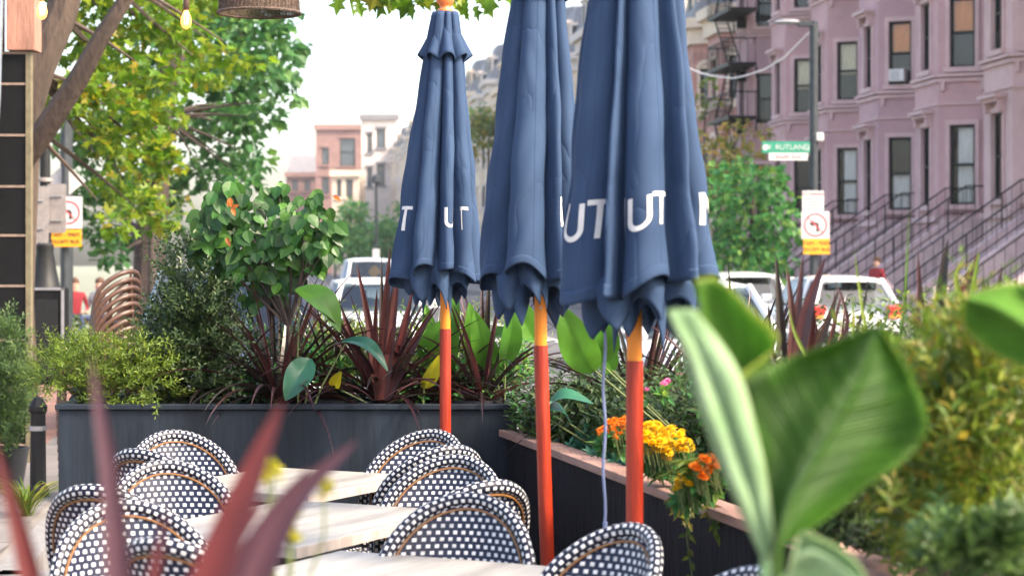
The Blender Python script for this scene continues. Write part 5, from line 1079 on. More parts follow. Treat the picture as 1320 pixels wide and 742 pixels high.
mb.build('foliage', 'cannay', fg4); st.build('stem', 'stem', fg4)
# ================================================================= LEFT: terrace post, bulbs, lamp, signs, boxes
tp = empty('terrace_post', (W(20, 0, 15.5).x, 15.5, .01), 0, 'black panelled post with copper bands and a wood block on top, left edge', 'post'); b = tp.location.copy()
def pz(y, D=15.5): return CZ+(340-y)*D/FP
def px_(x, D=15.5): return (x-660)*D/FP
mb = MB(); x0, x1 = px_(-60)-b.x, px_(33)-b.x; mb.box(((x0+x1)/2, .1, pz(68)/2), (x1-x0, .2, pz(68))); mb.build('core', 'panel', tp, bevel=.004)
mb = MB()
for y in (70, 110, 176, 242, 305, 370, 440, 505, 575, 650): mb.box(((x0+x1)/2+.0, .098, pz(y)), (x1-x0+.002, .212, .018))
mb.build('band', 'copper', tp)
mb = MB(); xx = px_(37)-b.x
mb.box((xx, .02, pz(68)/2), (.04, .07, pz(68)-.004)); mb.build('corner_trim', 'trimv', tp)
mb = MB(); mb.box(((px_(10)+px_(47))/2-b.x, .06, (pz(68)+pz(-90))/2+.004), (px_(47)-px_(10), .22, pz(-90)-pz(68))); mb.build('beam_block', 'wood', tp, bevel=.006)
mb = MB(); mb.tube([(px_(8)-b.x, -.1, pz(-80)), (px_(2)-b.x, -.1, pz(130)), (px_(-9)-b.x, -.1, pz(300))], .02, 8); mb.build('conduit', 'steel', tp, smooth=True)
mb = MB(); mb.box((px_(-14)-b.x, .02, (pz(75)+pz(-90))/2), (px_(3)-px_(-31), .12, pz(-90)-pz(75))); mb.build('brick_pier', 'brickfar', tp)
# string light bulbs
def bulb(x, y, D, label):
    r = empty('light_bulb', W(x, y, D), 0, label, 'light bulb', 'string light bulbs'); k = D/FP
    mb = MB(); mb.lathe([(2.2*k, 9*k), (3.2*k, 5*k), (6.2*k, -2*k), (7.2*k, -8*k), (6.2*k, -13*k), (3.5*k, -16.5*k), (.3*k, -18*k)], seg=16); mb.build('glass', M['bulbglass'], r, smooth=True, sharp=0)
    mb = MB(); mb.lathe([(3.6*k, 20*k), (4.0*k, 17*k), (4.0*k, 9*k), (3.2*k, 6.5*k)], seg=14); mb.build('socket', 'socket', r, smooth=True)
    mb = MB()
    for q in range(5):
        a = q*2*PI/5; mb.tube([(1.2*k*math.cos(a), 1.2*k*math.sin(a), 5*k), (3.2*k*math.cos(a), 3.2*k*math.sin(a), -3*k), (2.6*k*math.cos(a+.6), 2.6*k*math.sin(a+.6), -12*k)], .55*k, 4)
    mb.build('filament', 'bulb', r); mb = MB(); mb.tube([(0, 0, 20*k), (0, 0, 120*k)], 1.1*k, 5); mb.build('wire', 'iron', r)
m, nt, N, L_, b_ = new_mat('bulb_glass'); b_.inputs['Base Color'].default_value = (1, .55, .2, 1); b_.inputs['Emission Color'].default_value = (1, .42, .10, 1); b_.inputs['Emission Strength'].default_value = .28; b_.inputs['Alpha'].default_value = .6; b_.inputs['Roughness'].default_value = .1; M['bulbglass'] = m
bulb(54, 8, 8.0, 'glowing filament bulb at the top left corner beside the wooden block'); bulb(240, 20, 8.0, 'glowing filament bulb hanging among the maple leaves')
# woven pendant
pd_ = empty('pendant_lamp', W(334, 14, 7.8), 0, 'dark woven pendant shade cut by the top of the picture', 'lamp'); k = 7.8/FP
mb = MB()
for i in range(46):
    z = (-2+i*1.6)*k; mb.tube([((52-(i*.12))*k*math.cos(a*PI/20), (52-i*.12)*k*math.sin(a*PI/20), z+.6*k*math.sin(a*3)) for a in range(41)], .72*k, 4, cap=False)
for a in range(60): mb.tube([(52.3*k*math.cos(a*PI/30), 52.3*k*math.sin(a*PI/30), -3*k), (47*k*math.cos(a*PI/30+.1), 47*k*math.sin(a*PI/30+.1), 70*k)], .8*k, 4, cap=False)
mb.build('shade', 'rattan', pd_); mb = MB(); mb.tube([(53*k*math.cos(a*PI/20), 53*k*math.sin(a*PI/20), -3*k) for a in range(41)], 2.0*k, 6, cap=False); mb.build('rim', 'rattan', pd_)
mb = MB(); mb.tube([(0, 0, 60*k), (0, 0, 200*k)], .006, 6); mb.build('wire', 'iron', pd_)
# ornate lamp post base with parking sign backs
D = 27; p0 = W(58, 0, D); lp = empty('lamp_post', (p0.x, D, 0), 0, 'ornate black lamp post with flared base behind the black cabinet', 'lamp post'); k = D/FP
mb = MB(); z = lambda y: CZ+(340-y)*k
mb.lathe([(.30, 0), (.30, .12), (.26, .16), (.235, .5), (.235, z(385)), (.25, z(380)), (.25, z(374)), (.20, z(368)), (.15, z(345)), (.115, z(325)), (.12, z(322)), (.12, z(316)), (.085, z(312)), (.075, z(250)), (.07, z(180)), (.07, z(60))], seg=20); mb.build('post', 'iron', lp, smooth=True)
mb = MB()
for y in (232, 316, 322): mb.lathe([(.078, z(y)-.03), (.105, z(y)-.02), (.105, z(y)+.02), (.078, z(y)+.03)], seg=20)
mb.build('collar', 'signback', lp, smooth=True)
D2 = 26.5; k2 = D2/FP
for (xa, xb, ya, yb, lb, DD) in ((34, 62, 240, 313, 'brownish back of a metal street sign on the left, the wider one', 26.2), (61, 85, 237, 300, 'grey back of a metal street sign, right of the brownish one', 26.6)):
    pa = W(xa, yb, DD); pb = W(xb, ya, DD); hw, hh = (pb.x-pa.x)/2, (pb.z-pa.z)/2; mb = MB()
    out = []
    for cx, cz_, s in ((hw, -hh, 0), (hw, hh, 1), (-hw, hh, 2), (-hw, -hh, 3)):
        for q in range(5): a = -PI/2+s*PI/2+q*PI/8; out.append((cx-math.copysign(.03, cx)+.03*math.cos(a), cz_-math.copysign(.03, cz_)+.03*math.sin(a)))
    n = len(out); mb.add([(x, 0, z_) for x, z_ in out]+[(x, .02, z_) for x, z_ in out], [tuple(range(n)), tuple(range(2*n-1, n-1, -1))]+[(i, n+i, n+(i+1) % n, (i+1) % n) for i in range(n)])
    root = mb.build('street_sign', 'signback', None, loc=((pa.x+pb.x)/2, DD, (pa.z+pb.z)/2)); tag(root, lb, 'sign', 'sign backs on the lamp post'); mb = MB()
    for s_ in (-.5, .5): mb.box((0, -.012, hh*s_), (hw*1.2, .02, .02))
    mb.build('bracket', 'chrome', root)
# black cabinet
D = 25.5; pa = W(41, 452, D); pb = W(82, 371, D); cb = empty('utility_cabinet', ((pa.x+pb.x)/2, D, 0), 0, 'black utility cabinet with pale edge on the left sidewalk', 'cabinet'); w = pb.x-pa.x; h = pb.z
mb = MB(); mb.box((0, .2, h/2), (w-.04, .4, h)); mb.build('body', 'panel', cb, bevel=.015)
mb = MB(); mb.box((w/2-.012, -.003, h/2), (.03, .03, h)); mb.box((0, -.003, h-.012), (w, .03, .028)); mb.build('edge_trim', 'chrome', cb)
mb = MB(); mb.box((-.02, -.012, h*.48), (w*.72, .02, h*.8)); mb.box((w*.25, -.03, h*.5), (.025, .02, .12)); mb.build('door', 'iron', cb, bevel=.004)
# sign post left
def no_turn(root, loc, w, h, mir=False, full=True):
    """white square sign, red ring and slash over a black left turn arrow"""
    mb = MB(); mb.box((0, 0, 0), (w, .012, h)); s = mb.build('turn_sign', 'signwhite', root, loc=loc, bevel=.003)
    mb = MB(); r0, r1 = w*.36, w*.42; n = 40
    V = [(r*math.cos(2*PI*i/n), -.0085, r*math.sin(2*PI*i/n)) for i in range(n) for r in (r0, r1)]; mb.add(V, [(2*i, 2*i+1, (2*i+3) % (2*n), (2*i+2) % (2*n)) for i in range(n)])
    c = r0*.72; t = .007*w/.6
    mb.add([(-c-t, -.0095, c-t), (-c+t, -.0095, c+t), (c+t, -.0095, -c+t), (c-t, -.0095, -c-t)], [(0, 1, 2, 3)]); mb.build('red_ring', 'signred', s)
    mb = MB(); t = w*.055
    P = [(.13, -.24), (.13, .02), (.10, .07), (.04, .10), (-.06, .10), (-.06, .17), (-.24, .05), (-.06, -.07), (-.06, .0), (.0, .0), (.03, -.03), (.03, -.24)]
    V = [(x*w, -.0075, z_*w) for x, z_ in P]; mb.add(V, [tuple(range(len(V)))[::-1]]); mb.build('arrow', 'signblack', s); return s
def yellow_plate(root, loc, w, h, l1, l2):
    mb = MB(); mb.box((0, 0, 0), (w, .012, h)); s = mb.build('yellow_plate', 'signyel', root, loc=loc, bevel=.003)
    add_text('lettering', l1, h*.36, (0, -.010, h*.2), (PI/2, 0, 0), 'signblack', s); add_text('lettering', l2, h*.30, (0, -.010, -h*.2), (PI/2, 0, 0), 'signblack', s)
D = 29; sp = empty('sign_post', (W(84, 0, D).x, D, 0), 0, 'grey post on the left carrying a turn sign, yellow plate and white diamond', 'sign'); b = sp.location.copy(); k = D/FP
mb = MB(); mb.tube([(0, 0, 0), (0, 0, CZ+(340-160)*k)], .055, 12); mb.build('post', 'post', sp, smooth=True)
no_turn(sp, W(88, 274, D-.1)-b, 36*k, 41*k); yellow_plate(sp, W(84, 307, D-.1)-b, 42*k, 22*k, '7AM - 9AM', 'EXCEPT BUS')
mb = MB(); c = W(84, 233, D+.09)-b; hd = 27*k; mb.add([c+Vector((x, y, z_)) for y in (0, .012) for x, z_ in ((-hd, 0), (0, -hd*.84), (hd, 0), (0, hd*.84))], [(0, 1, 2, 3), (7, 6, 5, 4), (0, 4, 5, 1), (1, 5, 6, 2), (2, 6, 7, 3), (3, 7, 4, 0)]); mb.build('diamond_plate', 'signwhite', sp)
# tall light mast left in the tree
mb = MB(); D = 31; mb.tube([(0, 0, 0), (0, 0, CZ+(340-110)*D/FP)], .10, 12); o = mb.build('utility_pole', 'post', None, smooth=True, loc=(W(86, 0, D).x, D, 0)); tag(o, 'slate grey pole rising behind the left turn sign into the leaves', 'pole')
# bollard
D = 13.2; mb = MB(); bo = empty('bollard', W(49, 0, D)*1.0, 0, 'short black cast bollard beside the brick sidewalk at the left', 'bollard'); bo.location.z = .008
mb.lathe([(.075, 0), (.075, .05), (.055, .08), (.050, .55), (.062, .57), (.062, .60), (.045, .63), (.03, .655), (.004, .665)], seg=8); mb.build('shaft', 'iron', bo); mb = MB(); mb.lathe([(.060, .44), (.060, .47)], seg=8); mb.build('ring', 'chrome', bo)
# conifer left edge in a pot
random.seed(100); D = 12.0; px_sprigs('conifer', 'dark bushy conifer at the left edge before the panelled post', 13.8, .3, [(8, 440, 20), (15, 470, 26), (5, 510, 34), (20, 500, 22), (10, 545, 30), (0, 570, 28), (25, 540, 16), (10, 425, 12)], 9, .18, .055, 'thujad', 101, (W(8, 0, 13.8).x, 13.8, .2))
mb = MB(); c = W(5, 0, 13.8); mb.lathe([(.13, 0), (.17, .25), (.18, .27), (.15, .27), (.14, .22)], seg=24); o = mb.build('plant_pot', 'pot', None, smooth=True, loc=(c.x, c.y, .009)); tag(o, 'tapered black pot holding the dark conifer at the left edge', 'pot')
random.seed(103); cc = (W(34, 0, 12.2).x, 12.2, .01); tf = plant('ornamental_grass', cc, 'tuft of straw coloured grass at the foot of the left conifer', 'plant'); mb = MB()
for i in range(60): a = rnd(0, 2*PI); strap(mb, Vector((0, 0, 0))+rvec()*.04, Vector((math.cos(a)*.7, math.sin(a)*.7, 1)), rnd(.25, .5), .012, 2.2, 8)
mb.build('foliage', 'gold', tf)
# ================================================================= RIGHT: lamp mast with signs
D = 45; k = D/FP; ms = empty('lamp_mast', (W(1049, 0, D).x, D, 0), 0, 'tall dark street lamp mast before the brownstones with a short arm reaching left', 'street lamp'); b = ms.location.copy()
z = lambda y: CZ+(340-y)*k
mb = MB(); mb.tube([(0, 0, 0), (0, 0, z(28))], .098, 14); mb.lathe([(.22, 0), (.22, .3), (.14, .4), (.10, .5)], seg=16); mb.build('pole', 'post', ms, smooth=True)
mb = MB(); mb.box(((1041-1049)*k, 0, z(31)), (26*k, .16, .13)); mb.tube([(-18*k, 0, z(30)), (-35*k, 0, z(28))], .05, 8); mb.build('arm', 'post', ms, bevel=.02)
mb = MB(); mb.lathe([(.01, .05), (.22, .05), (.30, .0), (.22, -.04), (.01, -.05)], (-34*k, 0, z(29)), 18, sx=1.1, sy=.6); mb.build('lamp_head', 'chrome', ms, smooth=True)
mb = MB(); mb.box((7*k, -.06, z(177)), (10*k, .14, 11*k)); mb.build('sensor_box', 'signwhite', ms, bevel=.03)
mb = MB(); mb.box((2*k, 0, z(45)), (12*k, .05, .12)); mb.build('clamp', 'post', ms)
g = empty('street_name_sign', W(1013, 190, D-.12), 0, 'green street name sign fixed to the tall lamp mast', 'sign'); mb = MB(); mb.box((0, 0, 0), (62*k, .02, 15*k)); pt = mb.build('sign_plate', 'signgreen', g, bevel=.01)
add_text('lettering', 'W. RUTLAND', 9.6*k, (1*k, -.013, 0), (PI/2, 0, 0), 'signwhite', pt, .003); add_text('lettering', 'SQ', 5.0*k, (27.0*k, -.013, -2*k), (PI/2, 0, 0), 'signwhite', pt, .002)
me_ = MB(); me_.lathe([(.001, -.003), (3.6*k, -.003), (3.6*k, .003), (.001, .003)], seg=16); me_.v = [(x-26.5*k, -.012-zz, y) for x, y, zz in me_.v]; me_.build('seal', 'signwhite', pt)
g = empty('district_sign', W(1016, 202, D-.12), 0, 'small white sign with red writing hanging under the green street name sign', 'sign'); mb = MB(); mb.box((0, 0, 0), (50*k, .02, 10*k)); pt = mb.build('sign_plate', 'signwhite', g, bevel=.006)
add_text('lettering', 'South End', 8.0*k, (0, -.013, 0), (PI/2, 0, 0), 'signred', pt, .002)
pf = empty('parking_sign', W(1048, 259, D-.15), 0, 'white parking sign with red heading at the top of the stack on the lamp mast', 'sign'); mb = MB(); mb.box((0, 0, 0), (28*k, .012, 26*k)); pt = mb.build('sign_plate', 'signwhite', pf, bevel=.01)
add_text('lettering', 'NO PARKING', 4.4*k, (0, -.010, 9*k), (PI/2, 0, 0), 'signred', pt); 
mb = MB()
for q, w_ in enumerate((20, 16, 21, 14)): mb.box((0, -.008, (3-4*q)*k), (w_*k, .004, 1.1*k))
mb.build('small_print', M['signgreen'], pt)
tn = empty('turn_sign_stack', W(1051, 290, D-.15), 0, 'square white no left turn sign with yellow plate below, on the lamp mast', 'sign'); no_turn(tn, (0, 0, 0), 36*k, 35*k); yellow_plate(tn, (1.5*k, -.004, -27.5*k), 34*k, 20*k, '7AM - 9AM', 'EXCEPT BUS')
# overhead cable
cb_ = empty('cable', W(1045, 40, D), 0, 'pale cable sagging from the lamp mast to behind the nearest umbrella', 'cable'); b = cb_.location.copy()
mb = MB(); P_ = [(1045, 40, 45), (1030, 55, 45.6), (1010, 75, 46.2), (985, 90, 47), (960, 98, 48), (945, 101, 49), (925, 99, 50), (905, 95, 51), (880, 85, 52), (850, 66, 53.5), (820, 40, 55), (780, -10, 57)]
mb.tube([W(*p)-b for p in P_], .017, 6); mb.build('wire', 'cablew', cb_, smooth=True)
# far lamp and small signs
D = 120; k = D/FP; fl_ = empty('street_lamp', (W(485, 0, D).x, D, 0), 0, 'distant dark street lamp before the far trees', 'street lamp'); mb = MB(); mb.tube([(0, 0, 0), (0, 0, CZ+105*k)], .09, 8); mb.build('post', 'post', fl_); mb = MB(); mb.lathe([(.1, 0), (.28, .1), (.22, .45), (.05, .6)], (0, 0, CZ+103*k), 12); mb.build('lantern', 'post', fl_)
D = 70; k = D/FP; ss = empty('warning_sign', (W(483, 0, D).x, D, 0), 0, 'yellow diamond warning sign with white plate above, far down the street', 'sign'); mb = MB(); mb.tube([(0, 0, -.15), (0, 0, CZ+22*k)], .04, 8); mb.build('post', 'post', ss)
mb = MB(); r = 9*k; c = Vector((0, -.06, CZ-10*k)); mb.add([c+Vector(v) for v in ((-r, 0, 0), (0, 0, -r), (r, 0, 0), (0, 0, r), (-r, .02, 0), (0, .02, -r), (r, .02, 0), (0, .02, r))], [(0, 1, 2, 3), (7, 6, 5, 4), (0, 4, 5, 1), (1, 5, 6, 2), (2, 6, 7, 3), (3, 7, 4, 0)]); mb.build('diamond_plate', 'signyel', ss)
mb = MB(); mb.box((2*k, -.06, CZ+11*k), (9*k, .02, 17*k)); mb.build('white_plate', 'signwhite', ss)
# ================================================================= CARS
def car(name, label, loc, heading, paint, L=4.4, Wd=1.82, H=1.5, suv=False, group=None, wagon=True):
    """front towards local +Y"""
    root = empty(name, loc, heading, label, 'car', group); hw = Wd/2
    bl = .96 if not suv else 1.06   # belt line
    st = [(0, .62, .80, .42, .86), (.05, .70, .90, .34, .93), (.35, bl-.02, .97, .26, .98), (1.0, bl, 1, .22, 1), (2.3, bl-.02, 1, .22, 1), (3.0, bl-.04, 1, .22, 1), (3.6, bl-.12, .97, .23, .98), (4.15, bl-.24, .88, .26, .92), (4.36, bl-.34, .76, .32, .82), (4.4, bl-.45, .70, .38, .76)]
    mb = MB(); rows = []
    for (y, zt_, wt, zb, wm) in st:
        y = y*L/4.4; a = hw*wt; m_ = hw*wm; zm = zb+(zt_-zb)*.55
        half = [(0, zt_+.02), (a*.55, zt_+.015), (a*.86, zt_), (a*.955, zt_-.06), (m_, zm+.1), (m_, zm-.12), (m_*.97, zb+.06), (m_*.85, zb), (0, zb)]
        rows.append([Vector((x, y, z_)) for x, z_ in half]+[Vector((-x, y, z_)) for x, z_ in half[-2:0:-1]])
    mb.grid(rows, close=True); n = len(rows[0]); mb.f += [tuple(range(n)), tuple(len(mb.v)-1-i for i in range(n))]; mb.m += [0, 0]
    body = mb.build('body', paint, root, smooth=True, sharp=40)
    g0, g1, g2, g3 = (.10, .42, 2.35, 3.15) if wagon else (.55, 1.15, 2.3, 3.15); s = L/4.4; g0, g1, g2, g3 = g0*s, g1*s, g2*s, g3*s; zb = bl-.005; wt_, wb = hw*.72, hw*.93
    B = [Vector((x, y, z_)) for (x, y, z_) in ((-wb*.9, g0, zb), (-wb, g1+.3, zb), (-wb, g3-.55, zb), (-wb*.86, g3, zb-.03))]; T = [Vector((x, y, z_)) for (x, y, z_) in ((-wt_*.88, g1, H-.05), (-wt_, g1+.35, H-.03), (-wt_, g2-.2, H-.03), (-wt_*.9, g2, H-.05))]
    mir = lambda v: Vector((-v.x, v.y, v.z)); mb = MB(); V = B+T+[mir(v) for v in B+T]
    mb.add(V, [(1, 0, 4, 5), (2, 1, 5, 6), (3, 2, 6, 7), (8, 9, 13, 12), (9, 10, 14, 13), (10, 11, 15, 14), (0, 8, 12, 4), (11, 3, 7, 15)]); mb.build('windows', 'carglass', root)
    mb = MB(); rows = []
    for (y, w_, z_) in ((g1-.06, wt_*.8, H-.075), (g1, wt_*.9, H-.03), (g1+.35, wt_*1.0, H), (.5*(g1+g2), wt_*1.02, H+.02), (g2-.2, wt_, H-.005), (g2, wt_*.9, H-.045), (g2+.03, wt_*.86, H-.075)):
        rows.append([Vector((w_*u*1.03, y, z_-.055*abs(u)**3)) for u in (-1, -.9, -.6, -.2, .2, .6, .9, 1)])
    mb.grid(rows); mb.build('roof', paint, root, smooth=True, thick=.035)
    for sx in (0, 1):
        f = (lambda v: mir(v)) if sx else (lambda v: v)
        for a, b2, w_ in ((B[0], T[0], .06), (B[3], T[3], .045), (B[1]+(B[2]-B[1])*.45, T[1]+(T[2]-T[1])*.45, .035), (B[1], T[1], .05)): pm = MB(); pm.tube([f(a), f(b2)], w_, 6); pm.build('pillar', paint, root, smooth=True)
    mb = MB(); mb.box((0, .9*s+1.0, .68), (Wd*.8, 2.3, .5)); 
    for y in (1.0*s, 1.95*s):
        for x in (-.38, .38): mb.box((x, y, 1.0), (.46, .14, .5)); mb.box((x, y, 1.3), (.22, .09, .16))
    mb.build('seats', 'dark', root)
    for sx in (-1, 1):
        for y in (.82*s, 3.45*s):
            w = empty('wheel', (sx*(hw-.10), y, .33)); w.parent = root
            m2 = MB(); m2.lathe([(.2, -.1), (.31, -.105), (.33, -.08), (.33, .08), (.31, .105), (.2, .1)], seg=24); m2.v = [(z_, x, y_) for x, y_, z_ in m2.v]; m2.build('tyre', 'rubber', w, smooth=True)
            m2 = MB(); m2.lathe([(.03, .112), (.06, .112), (.2, .104), (.205, .06), (.205, -.06), (.2, -.104), (.06, -.112), (.03, -.112)], seg=18); m2.v = [(z_, x, y_) for x, y_, z_ in m2.v]; m2.build('rim', 'rim', w, smooth=True)
        m3 = MB(); m3.box((sx*(hw*.80), .035, bl-.10), (.30, .16, .17)); m3.box((sx*(hw*.93), .2, bl-.10), (.07, .34, .14)); m3.build('tail_light', 'redlens', root, bevel=.02)
        m3 = MB(); m3.box((sx*(hw*.80), .03, bl-.215), (.26, .14, .05)); m3.build('indicator', 'amber', root, bevel=.01)
        m3 = MB(); m3.box((sx*hw*.66, 4.24*s, bl-.33), (.36, .2, .13), rot=-sx*.25); m3.build('headlight', 'clear', root, bevel=.02)
        m3 = MB(); m3.box((sx*(hw+.10), 2.75*s, bl+.08), (.2, .12, .15)); m3.box((sx*(hw+.0), 2.78*s, bl+.02), (.12, .05, .05)); m3.build('wing_mirror', paint, root, bevel=.03)
    m3 = MB(); m3.box((0, 4.40*s, .62), (.9, .05, .16)); m3.build('grille', 'iron', root); m3 = MB(); m3.box((0, .0, .40), (Wd*.86, .16, .18)); m3.build('rear_bumper', 'iron', root, bevel=.03)
    m3 = MB(); m3.box((0, .0-.005 if not wagon else .005, .72), (.34, .03, .12)); m3.build('number_plate', 'signwhite', root)
    if wagon:
        m3 = MB(); m3.tube([(-.25, .17, bl+.06), (.2, .24, bl+.16)], .012, 5); m3.build('wiper', 'iron', root)
        m3 = MB(); m3.box((0, g1-.09, H-.075), (wt_*1.5, .22, .035)); m3.build('spoiler', 'redlens' if False else paint, root, bevel=.01)
    return root
hd = math.atan2(.12, 1)
p = ST(10.55, 36, -.15); car('parked_car', 'white hatchback seen from behind with red tail lights, parked before the stoops', p, hd, 'white_car', L=4.2, H=1.46)
mb = MB(); 
p = ST(10.5, 43.5, -.15); car('parked_car', 'second white car parked just beyond the white hatchback, left of it', p, hd, 'white_car', L=4.5, H=1.5)
p = ST(10.6, 51, -.15); car('parked_car', 'silver car third along the far kerb, mostly hidden by leaves', p, hd, 'silver_car', H=1.48)
p = ST(-.38, 20.6, -.15); car('parked_car', 'black car facing the camera behind the left shrubs, its mirror and windscreen showing', p, hd+PI, 'black_car', L=4.6, H=1.66, suv=True)
p = ST(-.3, 30.5, -.15); car('parked_car', 'silver car parked behind the black one along the left kerb', p, hd+PI, 'silver_car', H=1.5)
p = ST(1.75, 36, -.15); car('moving_car', 'white car coming down the road, seen over the middle of the back planter', p, hd+PI, 'white_car', H=1.43)
p = ST(2.9, 62, -.15); car('moving_car', 'white van like car farther down the road beside the yellow warning sign', p, hd+PI, 'white_car', L=4.8, H=1.85, suv=True)
p = ST(6.4, 31, -.15); car('moving_car', 'silver car driving away behind the middle and nearest umbrellas', p, hd, 'silver_car', H=1.48)
p = ST(4.6, 24, -.15); car('moving_car', 'white car on the road glimpsed through the plants under the smallest umbrella', p, hd+PI, 'white_car', H=1.5)
# stacked chairs on the sidewalk beyond the conifer
def stack_chair():
    root = empty('stacked_chair', (0, 0, 0)); 
    def bk(x, z): return Vector((x, .19+.16*(z-.45)-.10*(x/.2)**2, z))
    arch = lambda s: [bk(-.2*s, .46)]+[bk(-.2*s*math.cos(PI*i/16), .72+(.20*s)*math.sin(PI*i/16)) for i in range(17)]+[bk(.2*s, .46)]
    mb = MB(); mb.tube(arch(1), .016, 8); mb.build('back_frame', 'bamboo', root, smooth=True)
    mb = MB(); mb.tube(arch(.62), .008, 6); mb.tube([bk(0, .46), bk(0, .92)], .008, 6); mb.tube([bk(-.19, .66), bk(.19, .66)], .008, 6); mb.build('back_slat', 'bamboo', root, smooth=True)
    mb = MB(); mb.lathe([(.01, .425), (.205, .43), (.222, .45), (.205, .475), (.01, .48)], seg=24); mb.build('seat', 'iron', root, smooth=True)
    for sx in (-1, 1):
        for y in (-.17, .19):
            mb = MB(); mb.tube([(sx*.17, y, .44), (sx*.19, y*1.2, 0)], .012, 6); mb.build('leg', 'bamboo', root, smooth=True)
    return root
sc0 = stack_chair(); base = W(135, 0, 13.0)
for i, lb in enumerate(['lowest of the tightly stacked cane chairs left of the dark shrub']+['cane chair between the lowest and topmost of the tight stack left of the dark shrub']*10+['topmost of the tightly stacked cane chairs left of the dark shrub']):
    o = sc0 if i == 0 else copy_tree(sc0); a = -PI/2-.55; o.location = (base.x-.004*i, 13.0+.008*i, .01+.052*i); o.rotation_euler = (0, 0, a); o['label'] = lb; o['category'] = 'chair'; o['group'] = 'cane chairs in a stack on the sidewalk'
# ================================================================= PEOPLE
def person(loc, rz, label, shirt, trousers, hairm, sit=False):
    root = empty('person', loc, rz, label, 'person')
    J = dict(pel=(0, 0, .96), wa=(0, 0, 1.08), ch=(0, -.01, 1.30), ns=(0, 0, 1.44), hd=(0, -.01, 1.53), ht=(0, -.012, 1.67),
             ls=(.17, 0, 1.40), le=(.23, .03, 1.13), lw=(.22, -.09, .90), lh=(.22, -.12, .81), rs=(-.17, 0, 1.40), re=(-.23, .02, 1.13), rw=(-.24, .06, .88), rh=(-.24, .06, .79),
             lk=(.10, -.10, .52), la=(.10, -.03, .09), lt=(.10, -.20, .03), rk=(-.09, .02, .50), ra=(-.09, .22, .12), rt=(-.09, .08, .03), lhp=(.09, 0, .92), rhp=(-.09, 0, .92))
    if sit:
        for k_ in list(J): J[k_] = (J[k_][0], J[k_][1], J[k_][2]-.44)
        J.update(lk=(.12, -.42, .52), la=(.12, -.44, .09), lt=(.12, -.56, .03), rk=(-.12, -.42, .52), ra=(-.12, -.40, .09), rt=(-.12, -.52, .03), lhp=(.09, -.04, .50), rhp=(-.09, -.04, .50), lw=(.20, -.25, .62), lh=(.19, -.33, .60), rw=(-.20, -.25, .62), rh=(-.19, -.33, .60), le=(.24, -.02, .72), re=(-.24, -.02, .72))
    dz_ = -.44 if sit else 0
    Rr = dict(pel=.14, wa=.12, ch=.15, ns=.065, hd=.085, ht=.07, ls=.07, le=.045, lw=.032, lh=.035, rs=.07, re=.045, rw=.032, rh=.035, lk=.06, la=.04, lt=.035, rk=.06, ra=.04, rt=.035, lhp=.095, rhp=.095)
    E = [('pel', 'wa'), ('wa', 'ch'), ('ch', 'ns'), ('ns', 'hd'), ('hd', 'ht'), ('ch', 'ls'), ('ls', 'le'), ('le', 'lw'), ('lw', 'lh'), ('ch', 'rs'), ('rs', 're'), ('re', 'rw'), ('rw', 'rh'), ('pel', 'lhp'), ('lhp', 'lk'), ('lk', 'la'), ('la', 'lt'), ('pel', 'rhp'), ('rhp', 'rk'), ('rk', 'ra'), ('ra', 'rt')]
    ks = list(J); me = bpy.data.meshes.new('body'); me.from_pydata([J[k_] for k_ in ks], [(ks.index(a), ks.index(c)) for a, c in E], [])
    o = bpy.data.objects.new('body_rig', me); COL.objects.link(o); md = o.modifiers.new('s', 'SKIN'); md.use_smooth_shade = True
    for i, k_ in enumerate(ks): me.skin_vertices[0].data[i].radius = (Rr[k_], Rr[k_]*.8)
    me.skin_vertices[0].data[0].use_root = True; sb = o.modifiers.new('b', 'SUBSURF'); sb.levels = 2; sb.render_levels = 2
    dg = bpy.context.evaluated_depsgraph_get(); m2 = bpy.data.meshes.new_from_object(o.evaluated_get(dg)); COL.objects.unlink(o); bpy.data.objects.remove(o)
    m2.materials.clear()
    for q in ('skin', shirt, trousers, 'rubber'): m2.materials.append(M[q])
    for p_ in m2.polygons:
        c = p_.center; p_.use_smooth = True; p_.material_index = 3 if c.z < .08 else 2 if c.z < 1.0+dz_*.95 and abs(c.x) < .19 else 1 if c.z < 1.455+dz_ and not (abs(c.x) > .17 and c.z < 1.1+dz_) else 0
    bd = bpy.data.objects.new('body', m2); COL.objects.link(bd); bd.parent = root
    mb = MB(); rows = []
    for i in range(9):
        a = PI*.62*i/8; rows.append([Vector((math.sin(a)*.088*math.cos(t*PI/8), .012+math.sin(a)*.10*math.sin(t*PI/8)+(.02 if i > 4 else 0), 1.62+dz_+.105*math.cos(a)-(.0 if math.sin(t*PI/8) > -.2 else -.03*(i > 4)))) for t in range(16)])
    mb.grid(rows, close=True); mb.build('hair', hairm, root, smooth=True, thick=.01)
    mb = MB(); mb.lathe([(.012, -.01), (.014, 0), (.006, .02)], (0, -.105, 1.585+dz_), 8); mb.build('nose', 'skin', root, smooth=True)
    mb = MB(); mb.box((-.03, -.094, 1.615+dz_), (.022, .01, .010)); mb.box((.03, -.094, 1.615+dz_), (.022, .01, .010)); mb.build('eyes', 'signblack', root)
    mb = MB(); mb.box((0, -.092, 1.545+dz_), (.045, .01, .008)); mb.build('mouth', 'signred', root)
person(W(1130, 0, 47)*1.0-Vector((0, 0, W(1130, 0, 47).z-.0)), -.9, 'person in dark red walking past the stoops, head showing over the white hatchback', 'redshirt', 'jeans', 'hair')
